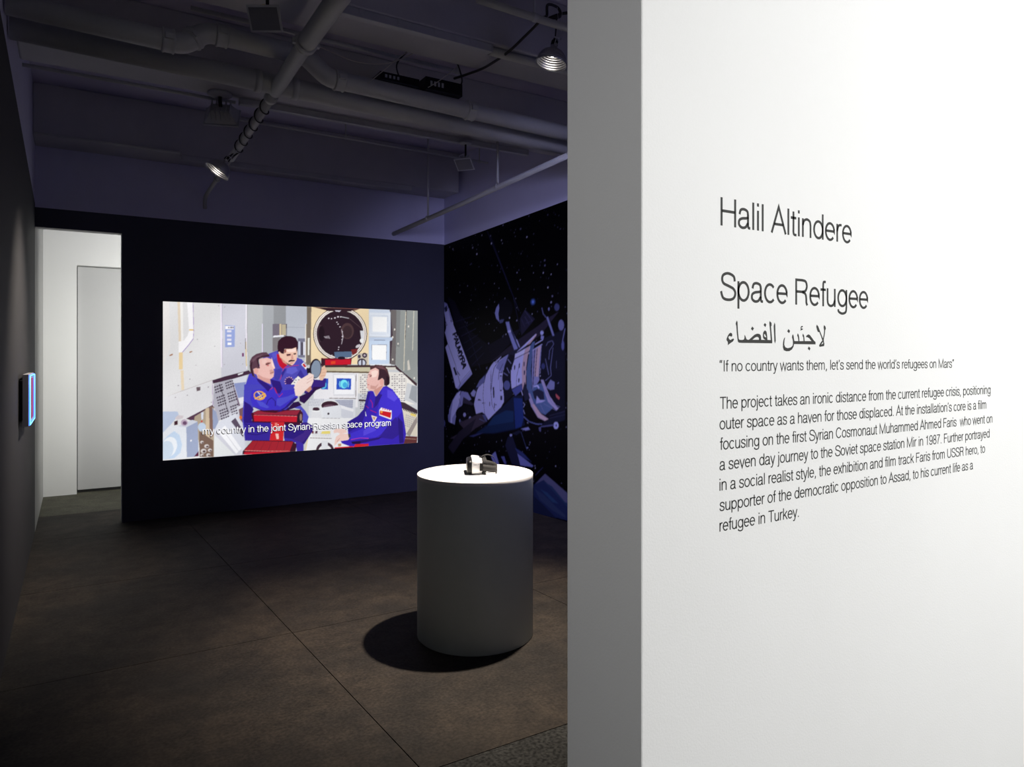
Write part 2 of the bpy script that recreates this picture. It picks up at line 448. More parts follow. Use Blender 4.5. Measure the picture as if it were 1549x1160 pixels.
SCREEN_PICTURE = [
[226,225,226,-17,768,255,780,255,-32,-17,-10],
[206,206,216,253,780,368,785,368,-41,253,-31],
[188,191,193,367,785,445,789,445,281,367,283],
[170,173,178,445,789,499,791,499,279,445,281],
[150,152,156,498,791,561,794,561,277,498,279],
[186,190,200,557,794,664,799,664,274,557,278],
[232,228,226,-2,742,26,743,31,526,-2,421],
[228,212,190,61,745,72,745,77,549,67,549],
[244,242,240,72,745,84,746,86,549,77,549],
[250,248,250,102,741,126,742,130,589,129,569,110,535,83,500,66,500,66,550,89,555,104,578,111,600],
[150,120,190,127,742,130,600,132,600,129,742],
[150,120,190,130,601,128,563,130,563,132,601],
[150,120,190,128,565,108,536,110,534,130,563],
[150,120,190,109,537,81,501,83,499,111,535],
[232,196,110,111,609,130,609,130,603,111,602],
[234,208,160,67,499,84,500,84,420,67,420],
[232,214,186,74,416,87,416,90,324,78,323],
[150,110,90,0,287,74,316,74,318,-1,288],
[170,120,90,27,487,41,494,42,487,28,482],
[170,120,90,112,503,124,507,125,502,113,497],
[240,232,246,249,742,251,429,257,429,255,742],
[150,140,170,256,741,258,430,259,430,257,742],
[245,240,250,365,747,366,428,371,428,370,747],
[130,120,130,371,746,372,429,373,429,373,746],
[226,200,150,363,553,364,495,370,495,369,554],
[120,60,110,348,497,356,497,356,480,348,480],
[150,165,215,270,632,315,630,314,527,270,525],
[245,245,250,271,628,310,627,310,613,271,612],
[70,50,70,284,624,288,624,288,616,284,616],
[70,50,70,291,624,295,625,295,616,291,616],
[70,50,70,298,625,302,625,302,616,298,616],
[70,50,70,305,625,309,625,309,616,305,616],
[222,220,235,279,608,299,608,299,598,279,598],
[222,220,235,279,586,299,586,299,576,279,576],
[222,220,235,279,566,299,566,299,556,279,556],
[248,248,252,281,548,299,548,299,536,281,536],
[225,220,240,441,642,441,501,446,501,446,642],
[120,115,120,446,642,446,502,447,502,447,642],
[235,230,240,364,641,367,418,373,418,370,641],
[222,200,150,362,553,366,433,371,433,367,553],
[60,40,50,363,570,363,516,365,516,365,570],
[120,112,125,493,643,559,644,559,584,493,581],
[214,196,160,526,643,535,644,535,586,526,586],
[190,178,150,538,641,557,641,557,587,538,587],
[238,238,245,496,584,547,588,547,581,496,576],
[70,60,75,559,645,560,583,563,583,562,645],
[130,125,128,493,574,529,576,518,511,493,505],
[140,144,156,564,627,652,627,652,629,564,629],
[120,120,140,618,573,656,573,656,475,618,475],
[200,205,220,620,557,629,557,629,487,620,487],
[60,50,60,635,553,643,553,643,487,635,487],
[210,212,225,644,555,655,555,655,487,644,487],
[140,128,110,656,646,688,647,684,432,655,445],
[225,225,215,667,575,676,575,675,489,666,489],
[235,230,225,655,647,653,450,657,450,659,647],
[170,164,168,149,561,149,559,147,559,145,559,145,561,145,563,147,564,149,563],
[170,164,168,143,439,142,438,141,437,139,438,138,439,139,441,141,442,142,441],
[170,164,168,226,529,225,527,224,527,222,527,221,529,222,531,224,532,225,531],
[170,164,168,269,441,269,440,267,439,265,440,264,442,265,443,267,444,269,443],
[170,164,168,343,545,343,543,341,542,339,543,338,545,339,546,341,547,343,547],
[170,164,168,353,444,352,442,351,441,349,442,348,444,349,446,351,447,352,446],
[170,164,168,244,723,243,722,241,721,239,721,239,723,239,725,241,726,243,725],
[170,164,168,271,719,270,717,268,716,266,717,266,719,266,720,268,721,270,721],
[226,225,228,-2,288,74,317,213,368,213,248,98,189,50,204,-2,225],
[190,180,180,74,316,214,367,213,369,73,318],
[170,140,190,212,368,214,246,216,246,214,368],
[110,92,100,142,336,160,337,160,320,144,316],
[70,46,66,213,367,270,385,380,413,392,397,303,371,216,351],
[225,225,230,328,396,354,404,351,396,330,389],
[90,60,80,98,189,213,249,223,235,188,217,132,174],
[176,160,140,132,174,135,197,209,243,220,235,220,0,160,4,153,75],
[206,186,160,183,233,198,238,202,87,184,92],
[128,100,92,198,236,213,243,216,101,202,91],
[120,96,84,155,128,202,91,218,78,218,0,156,5],
[206,198,196,174,73,174,72,174,71,173,69,172,68,170,68,168,67,167,67,165,68,163,68,162,69,161,70,160,72,159,73,159,74,159,76,160,77,161,79,162,80,163,80,165,81,167,81,168,80,170,80,172,79,173,78,174,76,174,75],
[90,70,70,174,71,174,71,173,70,173,69,172,69,171,68,171,68,170,68,169,68,168,69,167,69,166,70,166,70,165,71,165,72,165,73,166,73,166,74,167,74,168,75,169,75,170,75,171,75,171,74,172,74,173,73,173,73,174,72],
[206,198,196,198,53,198,51,197,49,196,47,194,46,192,45,190,45,188,45,186,45,183,46,181,47,180,49,178,50,178,52,177,54,178,56,178,58,180,60,181,61,183,62,186,63,188,63,190,62,192,62,194,60,196,59,197,57,198,55],
[90,70,70,197,51,196,50,196,49,195,48,194,47,193,47,192,47,191,47,189,47,188,47,187,48,186,49,185,50,185,51,185,52,185,53,185,53,186,54,187,55,188,55,189,56,191,56,192,56,193,55,194,54,195,54,196,53,196,52],
[206,198,196,186,31,186,29,185,26,184,24,182,23,179,22,177,21,174,21,171,21,168,22,166,24,164,26,162,28,161,30,161,33,161,35,162,37,164,39,166,41,168,42,171,43,174,43,177,42,179,41,182,40,184,38,185,36,186,33],
[90,70,70,184,29,183,28,183,27,182,26,181,25,180,24,178,24,177,24,175,24,174,25,172,25,171,26,170,27,170,29,170,30,170,31,170,32,171,33,172,34,174,34,175,35,177,35,178,35,180,34,181,33,182,32,183,31,183,30],
[206,198,196,211,33,211,31,210,30,209,28,208,27,206,26,204,26,202,26,200,26,198,27,196,28,195,29,194,31,193,33,193,34,193,36,194,38,195,39,196,40,198,41,200,42,202,42,204,41,206,40,208,39,209,38,210,36,211,35],
[90,70,70,210,31,210,30,209,29,209,28,208,28,207,27,206,27,205,27,204,27,203,28,202,28,201,29,200,30,200,31,200,32,200,32,200,33,201,34,202,34,203,35,204,35,205,35,206,35,207,35,208,34,209,33,209,33,210,32],
[206,198,196,204,11,204,9,203,7,202,6,201,5,199,4,197,3,195,3,193,4,191,4,189,6,188,7,187,8,186,10,186,12,186,14,187,15,188,17,189,18,191,19,193,19,195,19,197,19,199,18,201,17,202,16,203,14,204,12],
[90,70,70,203,8,203,8,202,7,202,6,201,5,200,5,199,5,198,5,197,5,196,5,195,6,194,7,193,7,193,8,193,9,193,10,193,11,194,12,195,12,196,13,197,13,198,13,199,13,200,12,201,12,202,11,202,10,203,9],
[206,198,196,174,13,174,12,173,10,172,9,171,8,170,8,168,7,167,7,165,8,164,8,162,9,161,10,160,11,160,13,160,14,160,15,160,16,161,18,162,18,164,19,165,19,167,19,168,19,170,19,171,18,172,17,173,16,174,14],
[90,70,70,173,11,173,10,173,9,173,9,172,8,171,8,170,8,170,8,169,8,168,8,167,9,167,9,166,10,166,10,166,11,166,12,166,12,167,13,167,13,168,14,169,14,170,14,170,14,171,13,172,13,173,13,173,12,173,11],
[190,205,225,184,145,184,140,183,136,180,132,178,129,174,127,171,125,167,125,163,126,159,128,156,130,153,134,151,138,150,142,149,147,150,152,151,156,153,160,156,163,159,165,163,166,167,167,171,166,174,164,178,162,180,158,183,154,184,150],
[200,60,60,170,172,169,171,169,170,169,169,168,168,168,168,167,167,166,167,165,167,165,168,164,168,163,169,163,170,163,172,163,173,163,174,163,175,163,176,164,177,165,177,165,178,166,178,167,178,168,177,168,177,169,176,169,175,169,174],
[215,220,235,163,214,174,218,172,184,165,180],
[180,178,190,220,351,297,371,338,242,239,169,216,254],
[120,100,120,297,371,308,344,339,242,332,238],
[66,54,72,221,336,228,339,229,332,222,329],
[66,54,72,231,340,238,342,239,335,232,333],
[66,54,72,240,343,248,346,249,339,242,336],
[66,54,72,250,347,257,349,258,343,251,340],
[66,54,72,270,354,277,357,278,350,271,347],
[66,54,72,279,358,287,360,288,353,280,351],
[66,54,72,289,362,296,364,298,357,290,355],
[66,54,72,299,365,306,368,307,361,300,358],
[66,54,72,224,323,231,326,232,319,225,316],
[66,54,72,233,327,240,330,242,323,234,320],
[66,54,72,243,331,250,333,251,326,244,324],
[66,54,72,253,334,260,337,261,330,254,327],
[66,54,72,272,341,279,344,280,337,273,335],
[66,54,72,282,345,289,348,290,341,283,338],
[66,54,72,292,349,299,351,300,344,293,342],
[66,54,72,302,352,309,355,310,348,303,345],
[66,54,72,226,311,233,313,234,306,227,304],
[66,54,72,236,314,243,317,244,310,237,307],
[66,54,72,245,318,253,320,254,313,247,311],
[66,54,72,255,321,262,324,263,317,256,315],
[66,54,72,275,329,282,331,283,324,276,322],
[66,54,72,284,332,292,335,293,328,286,325],
[66,54,72,294,336,302,339,303,332,295,329],
[66,54,72,304,340,311,342,313,335,305,333],
[66,54,72,231,285,238,288,239,281,232,278],
[66,54,72,241,289,248,291,249,284,242,282],
[66,54,72,251,292,258,295,259,288,252,285],
[66,54,72,260,296,267,298,269,292,261,289],
[66,54,72,280,303,287,306,288,299,281,296],
[66,54,72,290,307,297,309,298,302,291,300],
[66,54,72,299,310,307,313,308,306,300,303],
[66,54,72,309,314,317,316,318,309,310,307],
[66,54,72,234,273,241,275,242,268,235,266],
[66,54,72,243,276,251,279,252,272,244,269],
[66,54,72,253,280,260,282,261,275,254,273],
[66,54,72,263,283,270,286,271,279,264,276],
[66,54,72,282,290,290,293,291,286,283,283],
[66,54,72,292,294,299,296,300,289,293,287],
[66,54,72,302,297,309,300,310,293,303,290],
[66,54,72,312,301,319,304,320,297,313,294],
[66,54,72,236,260,243,262,244,255,237,253],
[66,54,72,246,263,253,266,254,259,247,256],
[66,54,72,256,267,263,269,264,262,257,260],
[66,54,72,265,270,273,273,274,266,266,263],
[66,54,72,285,278,292,280,293,273,286,271],
[66,54,72,295,281,302,284,303,277,296,274],
[66,54,72,305,285,312,287,313,280,306,278],
[66,54,72,314,288,322,291,323,284,316,281],
[66,54,72,239,247,246,250,247,243,240,240],
[66,54,72,248,251,256,253,257,246,249,244],
[66,54,72,258,254,265,257,266,250,259,247],
[66,54,72,268,258,275,260,276,253,269,251],
[66,54,72,287,265,295,267,296,260,288,258],
[66,54,72,297,268,305,271,306,264,298,261],
[66,54,72,307,272,314,274,316,267,308,265],
[66,54,72,317,275,324,278,325,271,318,268],
[66,54,72,244,222,251,224,252,217,245,215],
[66,54,72,253,225,261,228,262,221,254,218],
[66,54,72,263,229,270,231,271,224,264,222],
[66,54,72,273,232,280,234,281,227,274,225],
[66,54,72,292,239,300,241,301,234,294,232],
[66,54,72,302,243,310,245,311,238,303,236],
[66,54,72,312,246,320,248,321,241,313,239],
[66,54,72,322,250,329,252,331,245,323,243],
[66,54,72,246,209,253,211,254,204,247,202],
[66,54,72,256,212,263,215,264,208,257,205],
[66,54,72,266,216,273,218,274,211,267,209],
[66,54,72,275,219,283,222,284,215,276,212],
[66,54,72,295,226,302,229,303,222,296,219],
[66,54,72,305,230,312,232,313,225,306,223],
[66,54,72,315,233,322,236,323,229,316,226],
[66,54,72,249,196,256,199,257,192,250,189],
[66,54,72,258,200,266,202,267,195,260,193],
[66,54,72,268,203,275,205,276,198,269,196],
[66,54,72,278,206,285,209,286,202,279,199],
[66,54,72,298,213,305,216,306,209,299,206],
[66,54,72,307,217,315,219,316,212,309,210],
[66,54,72,317,220,325,223,326,216,318,213],
[66,54,72,251,183,258,186,260,179,252,176],
[66,54,72,261,187,268,189,269,182,262,180],
[66,54,72,271,190,278,193,279,186,272,183],
[66,54,72,280,194,288,196,289,189,282,187],
[66,54,72,300,200,307,203,309,196,301,193],
[66,54,72,310,204,317,206,318,199,311,197],
[66,54,72,320,207,327,210,328,203,321,200],
[60,50,64,243,349,258,298,261,299,246,350],
[60,50,64,258,299,271,251,273,252,260,300],
[60,50,64,270,252,285,208,288,209,273,253],
[214,216,226,303,371,373,389,365,354,310,350],
[140,150,196,310,350,365,356,356,284,330,279],
[226,226,232,332,277,354,282,354,253,336,250],
[150,160,190,213,235,230,215,243,153,216,124],
[214,216,226,239,165,317,204,354,117,364,7,220,0,220,124],
[90,78,96,297,166,317,183,354,117,354,85],
[205,205,215,220,109,270,144,347,23,339,1,295,0],
[240,240,244,238,119,270,148,345,31,321,8],
[160,160,175,255,133,332,18,333,19,256,134],
[222,224,226,220,109,314,3,220,4],
[120,90,96,332,223,354,234,351,156,339,172],
[220,110,40,348,183,348,181,347,179,346,178,345,177,344,176,343,175,341,175,340,175,338,176,337,177,336,178,335,180,335,182,335,184,335,186,335,187,336,189,337,190,338,191,340,192,341,192,343,192,344,191,345,190,346,189,347,187,348,185],
[186,198,222,-4,227,62,224,67,207,33,164,-4,125],
[226,229,236,-4,125,33,164,99,148,99,5,-7,4],
[158,168,196,99,148,148,173,152,33,132,8,101,7],
[206,210,222,63,155,125,182,148,173,99,148],
[210,200,205,50,193,63,207,87,203,84,191,60,185],
[70,40,50,47,178,62,183,63,163,48,160],
[190,170,190,106,170,105,166,104,163,102,160,100,158,97,156,94,155,91,155,87,155,84,157,81,159,79,161,77,164,76,168,76,171,76,175,77,178,79,181,81,183,84,185,87,186,91,186,94,186,97,184,100,182,102,180,104,177,105,173],
[110,80,110,101,168,101,166,100,164,99,163,98,161,96,160,94,160,92,160,90,160,89,161,87,162,85,163,84,165,84,167,83,169,84,171,84,173,85,175,87,176,89,177,90,177,92,178,94,177,96,177,98,175,99,174,100,172,101,170],
[196,214,236,-5,85,20,113,47,134,70,114,81,68,74,31,47,7,-5,6],
[236,240,246,56,47,52,37,47,29,40,22,33,17,26,15,19,15,12,17,5,21,0,27,-4,35,-6,44,-7,54,-6,65,-3,75,1,84,6,93,12,99,19,104,27,107,34,107,41,105,48,101,53,95,57,87,59,77,60,67,59,57],
[206,220,236,41,33,38,25,33,17,27,11,20,7,13,4,6,4,-1,6,-7,10,-11,16,-15,23,-17,32,-18,41,-17,51,-15,60,-11,69,-6,76,0,83,6,87,13,89,20,90,27,88,33,84,38,78,41,70,44,62,45,53,44,43],
[240,240,245,123,84,123,83,122,82,122,82,121,81,121,80,120,80,119,80,118,80,118,81,117,81,116,82,116,83,116,84,116,85,116,86,116,87,116,88,117,88,118,89,118,89,119,89,120,89,121,89,121,88,122,87,122,86,123,85],
[90,30,60,132,8,152,33,152,9],
[238,216,176,684,737,994,736,992,435,892,440,752,464,684,449],
[120,108,96,663,736,686,735,682,449,663,433],
[225,225,215,667,575,677,575,675,488,667,488],
[40,26,40,985,601,981,568,970,538,952,510,929,487,901,470,869,460,837,456,805,460,775,470,748,487,725,509,709,536,698,565,695,596,698,627,709,657,725,684,748,706,775,724,805,736,837,740,869,738,901,728,929,712,952,690,970,663,981,633],
[246,236,226,981,601,977,570,966,541,949,514,926,492,899,475,868,465,837,462,806,465,776,475,750,492,728,513,712,538,702,567,699,597,702,627,712,655,728,682,750,704,776,721,806,732,837,736,868,734,899,725,926,709,949,688,966,662,977,633],
[120,100,100,975,601,971,571,961,543,944,517,922,496,896,480,867,471,837,467,807,471,779,480,754,496,733,516,717,541,707,568,704,597,707,626,717,653,733,678,754,699,779,716,807,726,837,731,867,728,896,720,922,705,944,684,961,659,971,631],
[240,232,226,972,601,969,572,959,544,942,519,921,498,895,483,867,473,837,470,808,473,780,483,755,498,735,518,719,542,710,569,707,597,710,625,719,652,735,677,755,698,780,714,808,724,837,728,867,726,895,717,921,703,942,683,959,658,969,631],
[46,28,38,965,601,962,573,953,546,937,523,917,503,892,488,865,479,837,475,809,479,783,488,759,502,740,521,725,544,716,570,713,597,716,624,725,650,740,673,759,693,783,709,809,719,837,723,865,720,892,712,917,698,937,679,953,655,962,629],
[120,84,74,688,735,951,737,917,723,768,718],
[50,28,36,724,733,917,733,892,718,770,716],
[200,196,210,809,721,842,722,834,714,815,715],
[66,46,56,748,600,748,590,746,580,744,571,741,564,738,559,734,555,730,554,726,555,722,558,719,564,716,571,714,580,713,589,712,599,713,610,714,619,716,628,719,635,722,641,726,644,730,645,734,644,738,641,741,636,744,628,746,620,748,610],
[34,20,28,754,598,754,589,753,581,751,573,748,567,745,562,742,559,738,558,735,559,731,562,728,567,726,573,724,580,723,589,722,598,723,606,724,615,726,622,728,629,731,634,735,637,738,638,742,637,745,634,748,629,751,623,753,615,754,607],
[78,56,58,911,615,910,605,907,596,903,588,897,581,891,576,883,573,875,572,867,573,860,576,853,581,848,587,843,595,841,604,840,614,841,623,843,632,848,640,853,647,860,652,867,656,875,657,883,656,891,653,897,648,903,641,907,633,910,624],
[60,42,46,900,611,900,603,898,597,895,590,891,585,886,581,881,579,875,578,870,578,864,581,860,585,856,590,853,596,851,603,850,610,851,617,853,624,856,630,860,635,864,639,870,642,875,643,881,642,886,640,891,636,895,631,898,625,900,618],
[88,110,140,805,504,902,507,898,476,809,472],
[120,40,40,896,517,934,521,925,497,902,488],
[225,215,225,780,679,779,676,776,675,774,676,772,678,774,681,776,682,779,681],
[225,215,225,794,677,793,675,791,674,788,675,787,677,788,679,791,680,793,679],
[225,215,225,814,682,812,679,809,678,806,679,804,681,806,684,809,685,812,684],
[225,215,225,830,688,829,685,825,684,822,685,820,688,822,691,825,692,829,691],
[225,215,225,844,688,842,686,840,685,837,686,836,688,837,690,840,691,842,690],
[225,215,225,823,660,822,658,819,657,817,658,816,659,817,661,819,662,822,661],
[225,215,225,829,650,828,648,825,647,823,648,822,650,823,651,825,652,828,652],
[225,215,225,839,636,838,634,836,633,833,634,832,636,833,638,836,638,838,638],
[225,215,225,851,610,850,608,848,607,846,608,845,610,846,612,848,612,850,612],
[225,215,225,853,586,852,583,849,582,846,583,845,585,846,588,849,589,852,588],
[225,215,225,849,569,848,567,846,567,844,567,843,569,844,571,846,572,848,571],
[225,215,225,833,529,832,527,830,526,827,527,826,529,827,531,830,532,832,531],
[225,215,225,830,517,830,515,827,514,825,515,825,517,825,518,827,519,830,518],
[225,215,225,776,490,775,488,772,487,770,488,769,490,770,492,772,493,775,492],
[225,215,225,796,486,795,485,793,484,790,485,789,486,790,488,793,489,795,488],
[210,200,210,843,622,851,585,854,585,845,623],
[210,200,210,851,586,843,545,845,544,854,586],
[200,196,205,841,687,884,680,884,683,842,690],
[90,70,76,882,683,959,623,960,625,884,685],
[220,220,225,945,618,966,618,966,575,951,575],
[240,240,240,966,565,966,562,965,559,964,557,962,555,960,553,958,552,955,552,953,552,950,553,948,555,947,557,945,559,944,562,944,564,944,567,945,570,947,572,948,574,950,575,953,576,955,577,958,576,960,576,962,574,964,572,965,570,966,567],
[206,200,206,946,543,947,541,947,539,946,537,945,535,943,533,940,531,938,529,935,528,932,527,929,526,927,526,924,526,923,527,921,529,921,530,921,532,922,534,923,536,925,538,927,540,930,542,933,543,936,544,939,545,941,545,944,545,945,544],
[180,170,180,751,584,759,575,761,577,753,585],
[180,170,180,757,585,764,574,766,576,759,586],
[180,170,180,762,586,770,574,772,575,764,587],
[180,170,180,768,587,776,573,778,574,770,588],
[180,170,180,774,587,781,572,783,573,776,589],
[120,22,40,736,472,900,470,896,436,738,433],
[200,24,44,758,462,892,465,892,439,758,436],
[226,70,40,787,455,811,457,811,442,787,440],
[60,30,40,736,470,758,464,758,436,737,433],
[40,26,40,864,472,863,470,862,469,860,467,856,466,853,465,848,464,844,464,840,464,835,465,832,466,828,467,826,469,825,470,824,472,825,474,826,476,828,477,832,479,835,480,840,480,844,480,848,480,853,480,856,479,860,477,862,476,863,474],
[196,186,170,930,497,989,497,989,435,930,437],
[50,36,52,981,447,980,442,978,438,975,433,971,430,966,427,961,425,955,425,950,425,944,427,939,430,935,434,932,438,930,443,930,448,930,453,932,457,935,462,939,465,944,468,950,469,955,470,961,469,966,468,971,465,975,461,978,457,980,452],
[196,200,216,974,445,974,441,972,438,970,435,967,432,963,430,959,429,955,428,951,429,947,430,944,432,941,435,938,438,937,442,936,445,937,449,938,453,941,456,944,459,947,461,951,462,955,463,959,462,963,461,967,459,970,456,972,453,974,449],
[50,36,52,951,469,951,434,959,434,959,469],
[60,44,60,984,486,984,483,983,480,981,478,979,476,976,474,973,473,970,472,967,473,964,474,962,476,959,478,958,480,957,483,956,486,957,490,958,493,959,495,962,497,964,499,967,500,970,500,973,500,976,499,979,497,981,495,983,493,984,490],
[180,170,180,976,486,976,485,976,484,975,483,974,482,973,481,971,481,970,481,969,481,968,481,966,482,965,483,965,484,964,485,964,486,964,488,965,489,965,490,966,491,968,492,969,492,970,492,971,492,973,492,974,491,975,490,976,489,976,488],
[70,60,80,949,480,949,478,948,476,947,474,946,473,944,471,942,471,940,470,938,471,937,471,935,473,934,474,933,476,932,478,932,480,932,482,933,485,934,486,935,488,937,489,938,490,940,490,942,490,944,489,946,488,947,486,948,485,949,482],
[70,52,52,738,435,994,435,1143,430,1161,408,740,421],
[196,188,160,752,424,1007,422,998,396,760,406],
[110,96,76,760,406,998,399,998,390,760,398],
[214,210,200,1090,422,1164,421,1166,408,1094,407],
[70,56,66,1112,736,1152,735,1148,434,1112,438],
[206,216,232,995,733,1109,734,1117,720,1117,587,995,588],
[222,228,238,998,716,1116,717,1112,587,996,590],
[246,246,246,1015,693,1097,694,1094,613,1015,614],
[180,190,210,1004,699,1101,699,1101,701,1004,700],
[180,190,210,1004,700,1004,602,1005,602,1005,700],
[180,190,210,1004,601,1104,602,1104,603,1004,603],
[180,190,210,1100,700,1102,602,1104,602,1102,701],
[190,204,226,995,583,1134,585,1134,571,1112,564,1108,436,994,440],
[198,214,236,996,563,1112,566,1109,437,995,441],
[246,246,246,1011,543,1095,542,1093,461,1012,463],
[90,90,120,1010,542,1096,543,1096,545,1010,544],
[90,90,120,1094,544,1092,461,1093,461,1096,544],
[90,90,120,1009,543,1010,461,1012,461,1011,544],
[80,80,110,1023,568,1086,567,1086,570,1024,570],
[225,228,235,998,439,1121,440,1119,430,1002,433],
[146,150,148,1117,734,1285,736,1276,326,1166,417,1141,438,1152,641],
[110,104,104,1117,734,1157,734,1146,438,1117,438,1130,598],
[128,130,130,1152,734,1175,735,1170,531,1148,539],
[60,50,60,1208,736,1201,573,1205,573,1213,736],
[214,206,186,1205,727,1198,573,1202,573,1209,727],
[214,206,186,1198,574,1193,403,1197,403,1202,574],
[206,204,190,1253,733,1245,514,1249,514,1257,733],
[206,200,190,1216,455,1225,463,1234,408,1218,404],
[226,220,210,1145,628,1144,624,1141,622,1138,623,1137,628,1138,632,1141,634,1144,632],
[226,220,210,1227,646,1226,642,1223,640,1220,642,1219,646,1220,650,1223,652,1226,651],
[226,220,210,1134,585,1133,581,1130,579,1127,581,1126,585,1127,590,1130,591,1133,590],
[226,220,210,1165,550,1164,546,1161,544,1159,546,1157,550,1159,554,1161,556,1164,554],
[226,220,210,1134,463,1133,459,1130,458,1127,459,1126,463,1127,468,1130,469,1133,468],
[226,220,210,1262,360,1260,356,1257,354,1254,356,1253,360,1254,365,1257,366,1260,365],
[66,46,52,1141,438,1175,408,1274,330,1274,311,1170,396,1148,413],
[226,222,216,932,392,1002,389,989,282,932,284],
[228,224,218,1103,396,1184,393,1274,309,1274,214,1103,220],
[120,112,124,945,373,952,373,952,368,945,368],
[120,112,124,945,362,952,362,952,357,945,357],
[120,112,124,945,351,952,351,952,346,945,346],
[120,112,124,945,340,952,340,952,335,945,335],
[120,112,124,945,329,952,328,952,324,945,324],
[120,112,124,945,318,952,317,952,312,945,313],
[120,112,124,945,295,952,295,952,290,945,290],
[120,112,124,945,273,952,273,952,268,945,268],
[120,112,124,945,251,952,251,952,246,945,246],
[120,112,124,945,240,952,240,952,235,945,235],
[120,112,124,945,229,952,229,952,224,945,224],
[120,112,124,945,218,952,218,952,213,945,213],
[120,112,124,945,207,952,207,952,202,945,202],
[120,112,124,956,384,964,384,964,379,956,379],
[120,112,124,956,362,964,361,964,357,956,357],
[120,112,124,956,339,964,339,964,334,956,335],
[120,112,124,956,328,964,328,964,323,956,323],
[120,112,124,956,317,964,317,964,312,956,312],
[120,112,124,956,306,964,306,964,301,956,301],
[120,112,124,956,295,964,295,964,290,956,290],
[120,112,124,956,284,964,284,964,279,956,279],
[120,112,124,956,262,964,262,964,257,956,257],
[120,112,124,956,240,964,239,964,234,956,235],
[120,112,124,956,217,964,217,964,212,956,213],
[120,112,124,956,206,964,206,964,201,956,201],
[120,112,124,968,384,976,384,976,379,968,379],
[120,112,124,968,373,976,372,976,367,968,368],
[120,112,124,968,350,976,350,976,345,968,345],
[120,112,124,968,328,976,328,976,323,968,323],
[120,112,124,968,306,976,306,976,301,968,301],
[120,112,124,968,295,976,295,976,290,968,290],
[120,112,124,968,284,976,283,976,279,968,279],
[120,112,124,968,273,976,272,976,267,968,268],
[120,112,124,968,261,976,261,976,256,968,257],
[120,112,124,968,250,976,250,976,245,968,245],
[120,112,124,968,228,976,228,976,223,968,223],
[120,112,124,968,206,976,206,976,201,968,201],
[120,112,124,980,383,988,383,988,378,980,379],
[120,112,124,980,372,988,372,988,367,980,367],
[120,112,124,980,361,988,361,988,356,980,356],
[120,112,124,980,350,988,350,988,345,980,345],
[120,112,124,980,339,988,339,988,334,980,334],
[120,112,124,980,317,988,317,988,312,980,312],
[120,112,124,980,294,988,294,988,289,980,290],
[120,112,124,980,272,988,272,988,267,980,267],
[120,112,124,980,261,988,261,988,256,980,256],
[120,112,124,980,250,988,250,988,245,980,245],
[120,112,124,980,239,988,239,988,234,980,234],
[120,112,124,980,228,988,227,988,223,980,223],
[120,112,124,980,217,988,216,988,211,980,212],
[120,112,124,992,383,1000,383,1000,378,992,378],
[120,112,124,992,361,1000,361,1000,356,992,356],
[120,112,124,992,350,1000,350,1000,345,992,345],
[120,112,124,992,339,1000,339,1000,334,992,334],
[120,112,124,992,328,1000,327,1000,322,992,323],
[120,112,124,992,316,1000,316,1000,311,992,311],
[120,112,124,992,305,1000,305,1000,300,992,300],
[120,112,124,992,283,1000,283,1000,278,992,278],
[120,112,124,992,261,1000,261,1000,256,992,256],
[120,112,124,992,238,1000,238,1000,233,992,233],
[120,112,124,992,227,1000,227,1000,222,992,222],
[120,112,124,992,216,1000,216,1000,211,992,211],
[120,112,124,992,205,1000,205,1000,200,992,200],
[120,112,124,1005,372,1012,372,1012,367,1005,367],
[120,112,124,1005,350,1012,350,1012,345,1005,345],
[120,112,124,1005,327,1012,327,1012,322,1005,322],
[120,112,124,1005,316,1012,316,1012,311,1005,311],
[120,112,124,1005,305,1012,305,1012,300,1005,300],
[120,112,124,1005,294,1012,294,1012,289,1005,289],
[120,112,124,1005,283,1012,282,1012,278,1005,278],
[120,112,124,1005,272,1012,271,1012,266,1005,267],
[120,112,124,1005,249,1012,249,1012,244,1005,244],
[120,112,124,1005,227,1012,227,1012,222,1005,222],
[120,112,124,1005,205,1012,204,1012,199,1005,200],
[120,112,124,1123,372,1132,372,1132,367,1123,367],
[120,112,124,1123,360,1132,360,1132,355,1123,355],
[120,112,124,1123,337,1132,336,1132,332,1123,332],
[120,112,124,1123,325,1132,325,1132,320,1123,320],
[120,112,124,1123,301,1132,301,1132,296,1123,297],
[120,112,124,1123,289,1132,289,1132,285,1123,285],
[120,112,124,1123,266,1132,266,1132,261,1123,261],
[120,112,124,1123,254,1132,254,1132,249,1123,250],
[120,112,124,1123,231,1132,230,1132,226,1123,226],
[120,112,124,1137,383,1146,383,1146,379,1137,379],
[120,112,124,1137,372,1146,371,1146,367,1137,367],
[120,112,124,1137,360,1146,360,1146,355,1137,355],
[120,112,124,1137,348,1146,348,1146,343,1137,343],
[120,112,124,1137,336,1146,336,1146,331,1137,332],
[120,112,124,1137,324,1146,324,1146,320,1137,320],
[120,112,124,1137,313,1146,312,1146,308,1137,308],
[120,112,124,1137,301,1146,301,1146,296,1137,296],
[120,112,124,1137,289,1146,289,1146,284,1137,284],
[120,112,124,1137,277,1146,277,1146,272,1137,273],
[120,112,124,1137,266,1146,265,1146,261,1137,261],
[120,112,124,1137,254,1146,253,1146,249,1137,249],
[120,112,124,1137,242,1146,242,1146,237,1137,237],
[120,112,124,1137,230,1146,230,1146,225,1137,226],
[120,112,124,1151,371,1160,371,1160,367,1151,367],
[120,112,124,1151,360,1160,359,1160,355,1151,355],
[120,112,124,1151,336,1160,336,1160,331,1151,331],
[120,112,124,1151,324,1160,324,1160,319,1151,320],
[120,112,124,1151,301,1160,300,1160,296,1151,296],
[120,112,124,1151,289,1160,289,1160,284,1151,284],
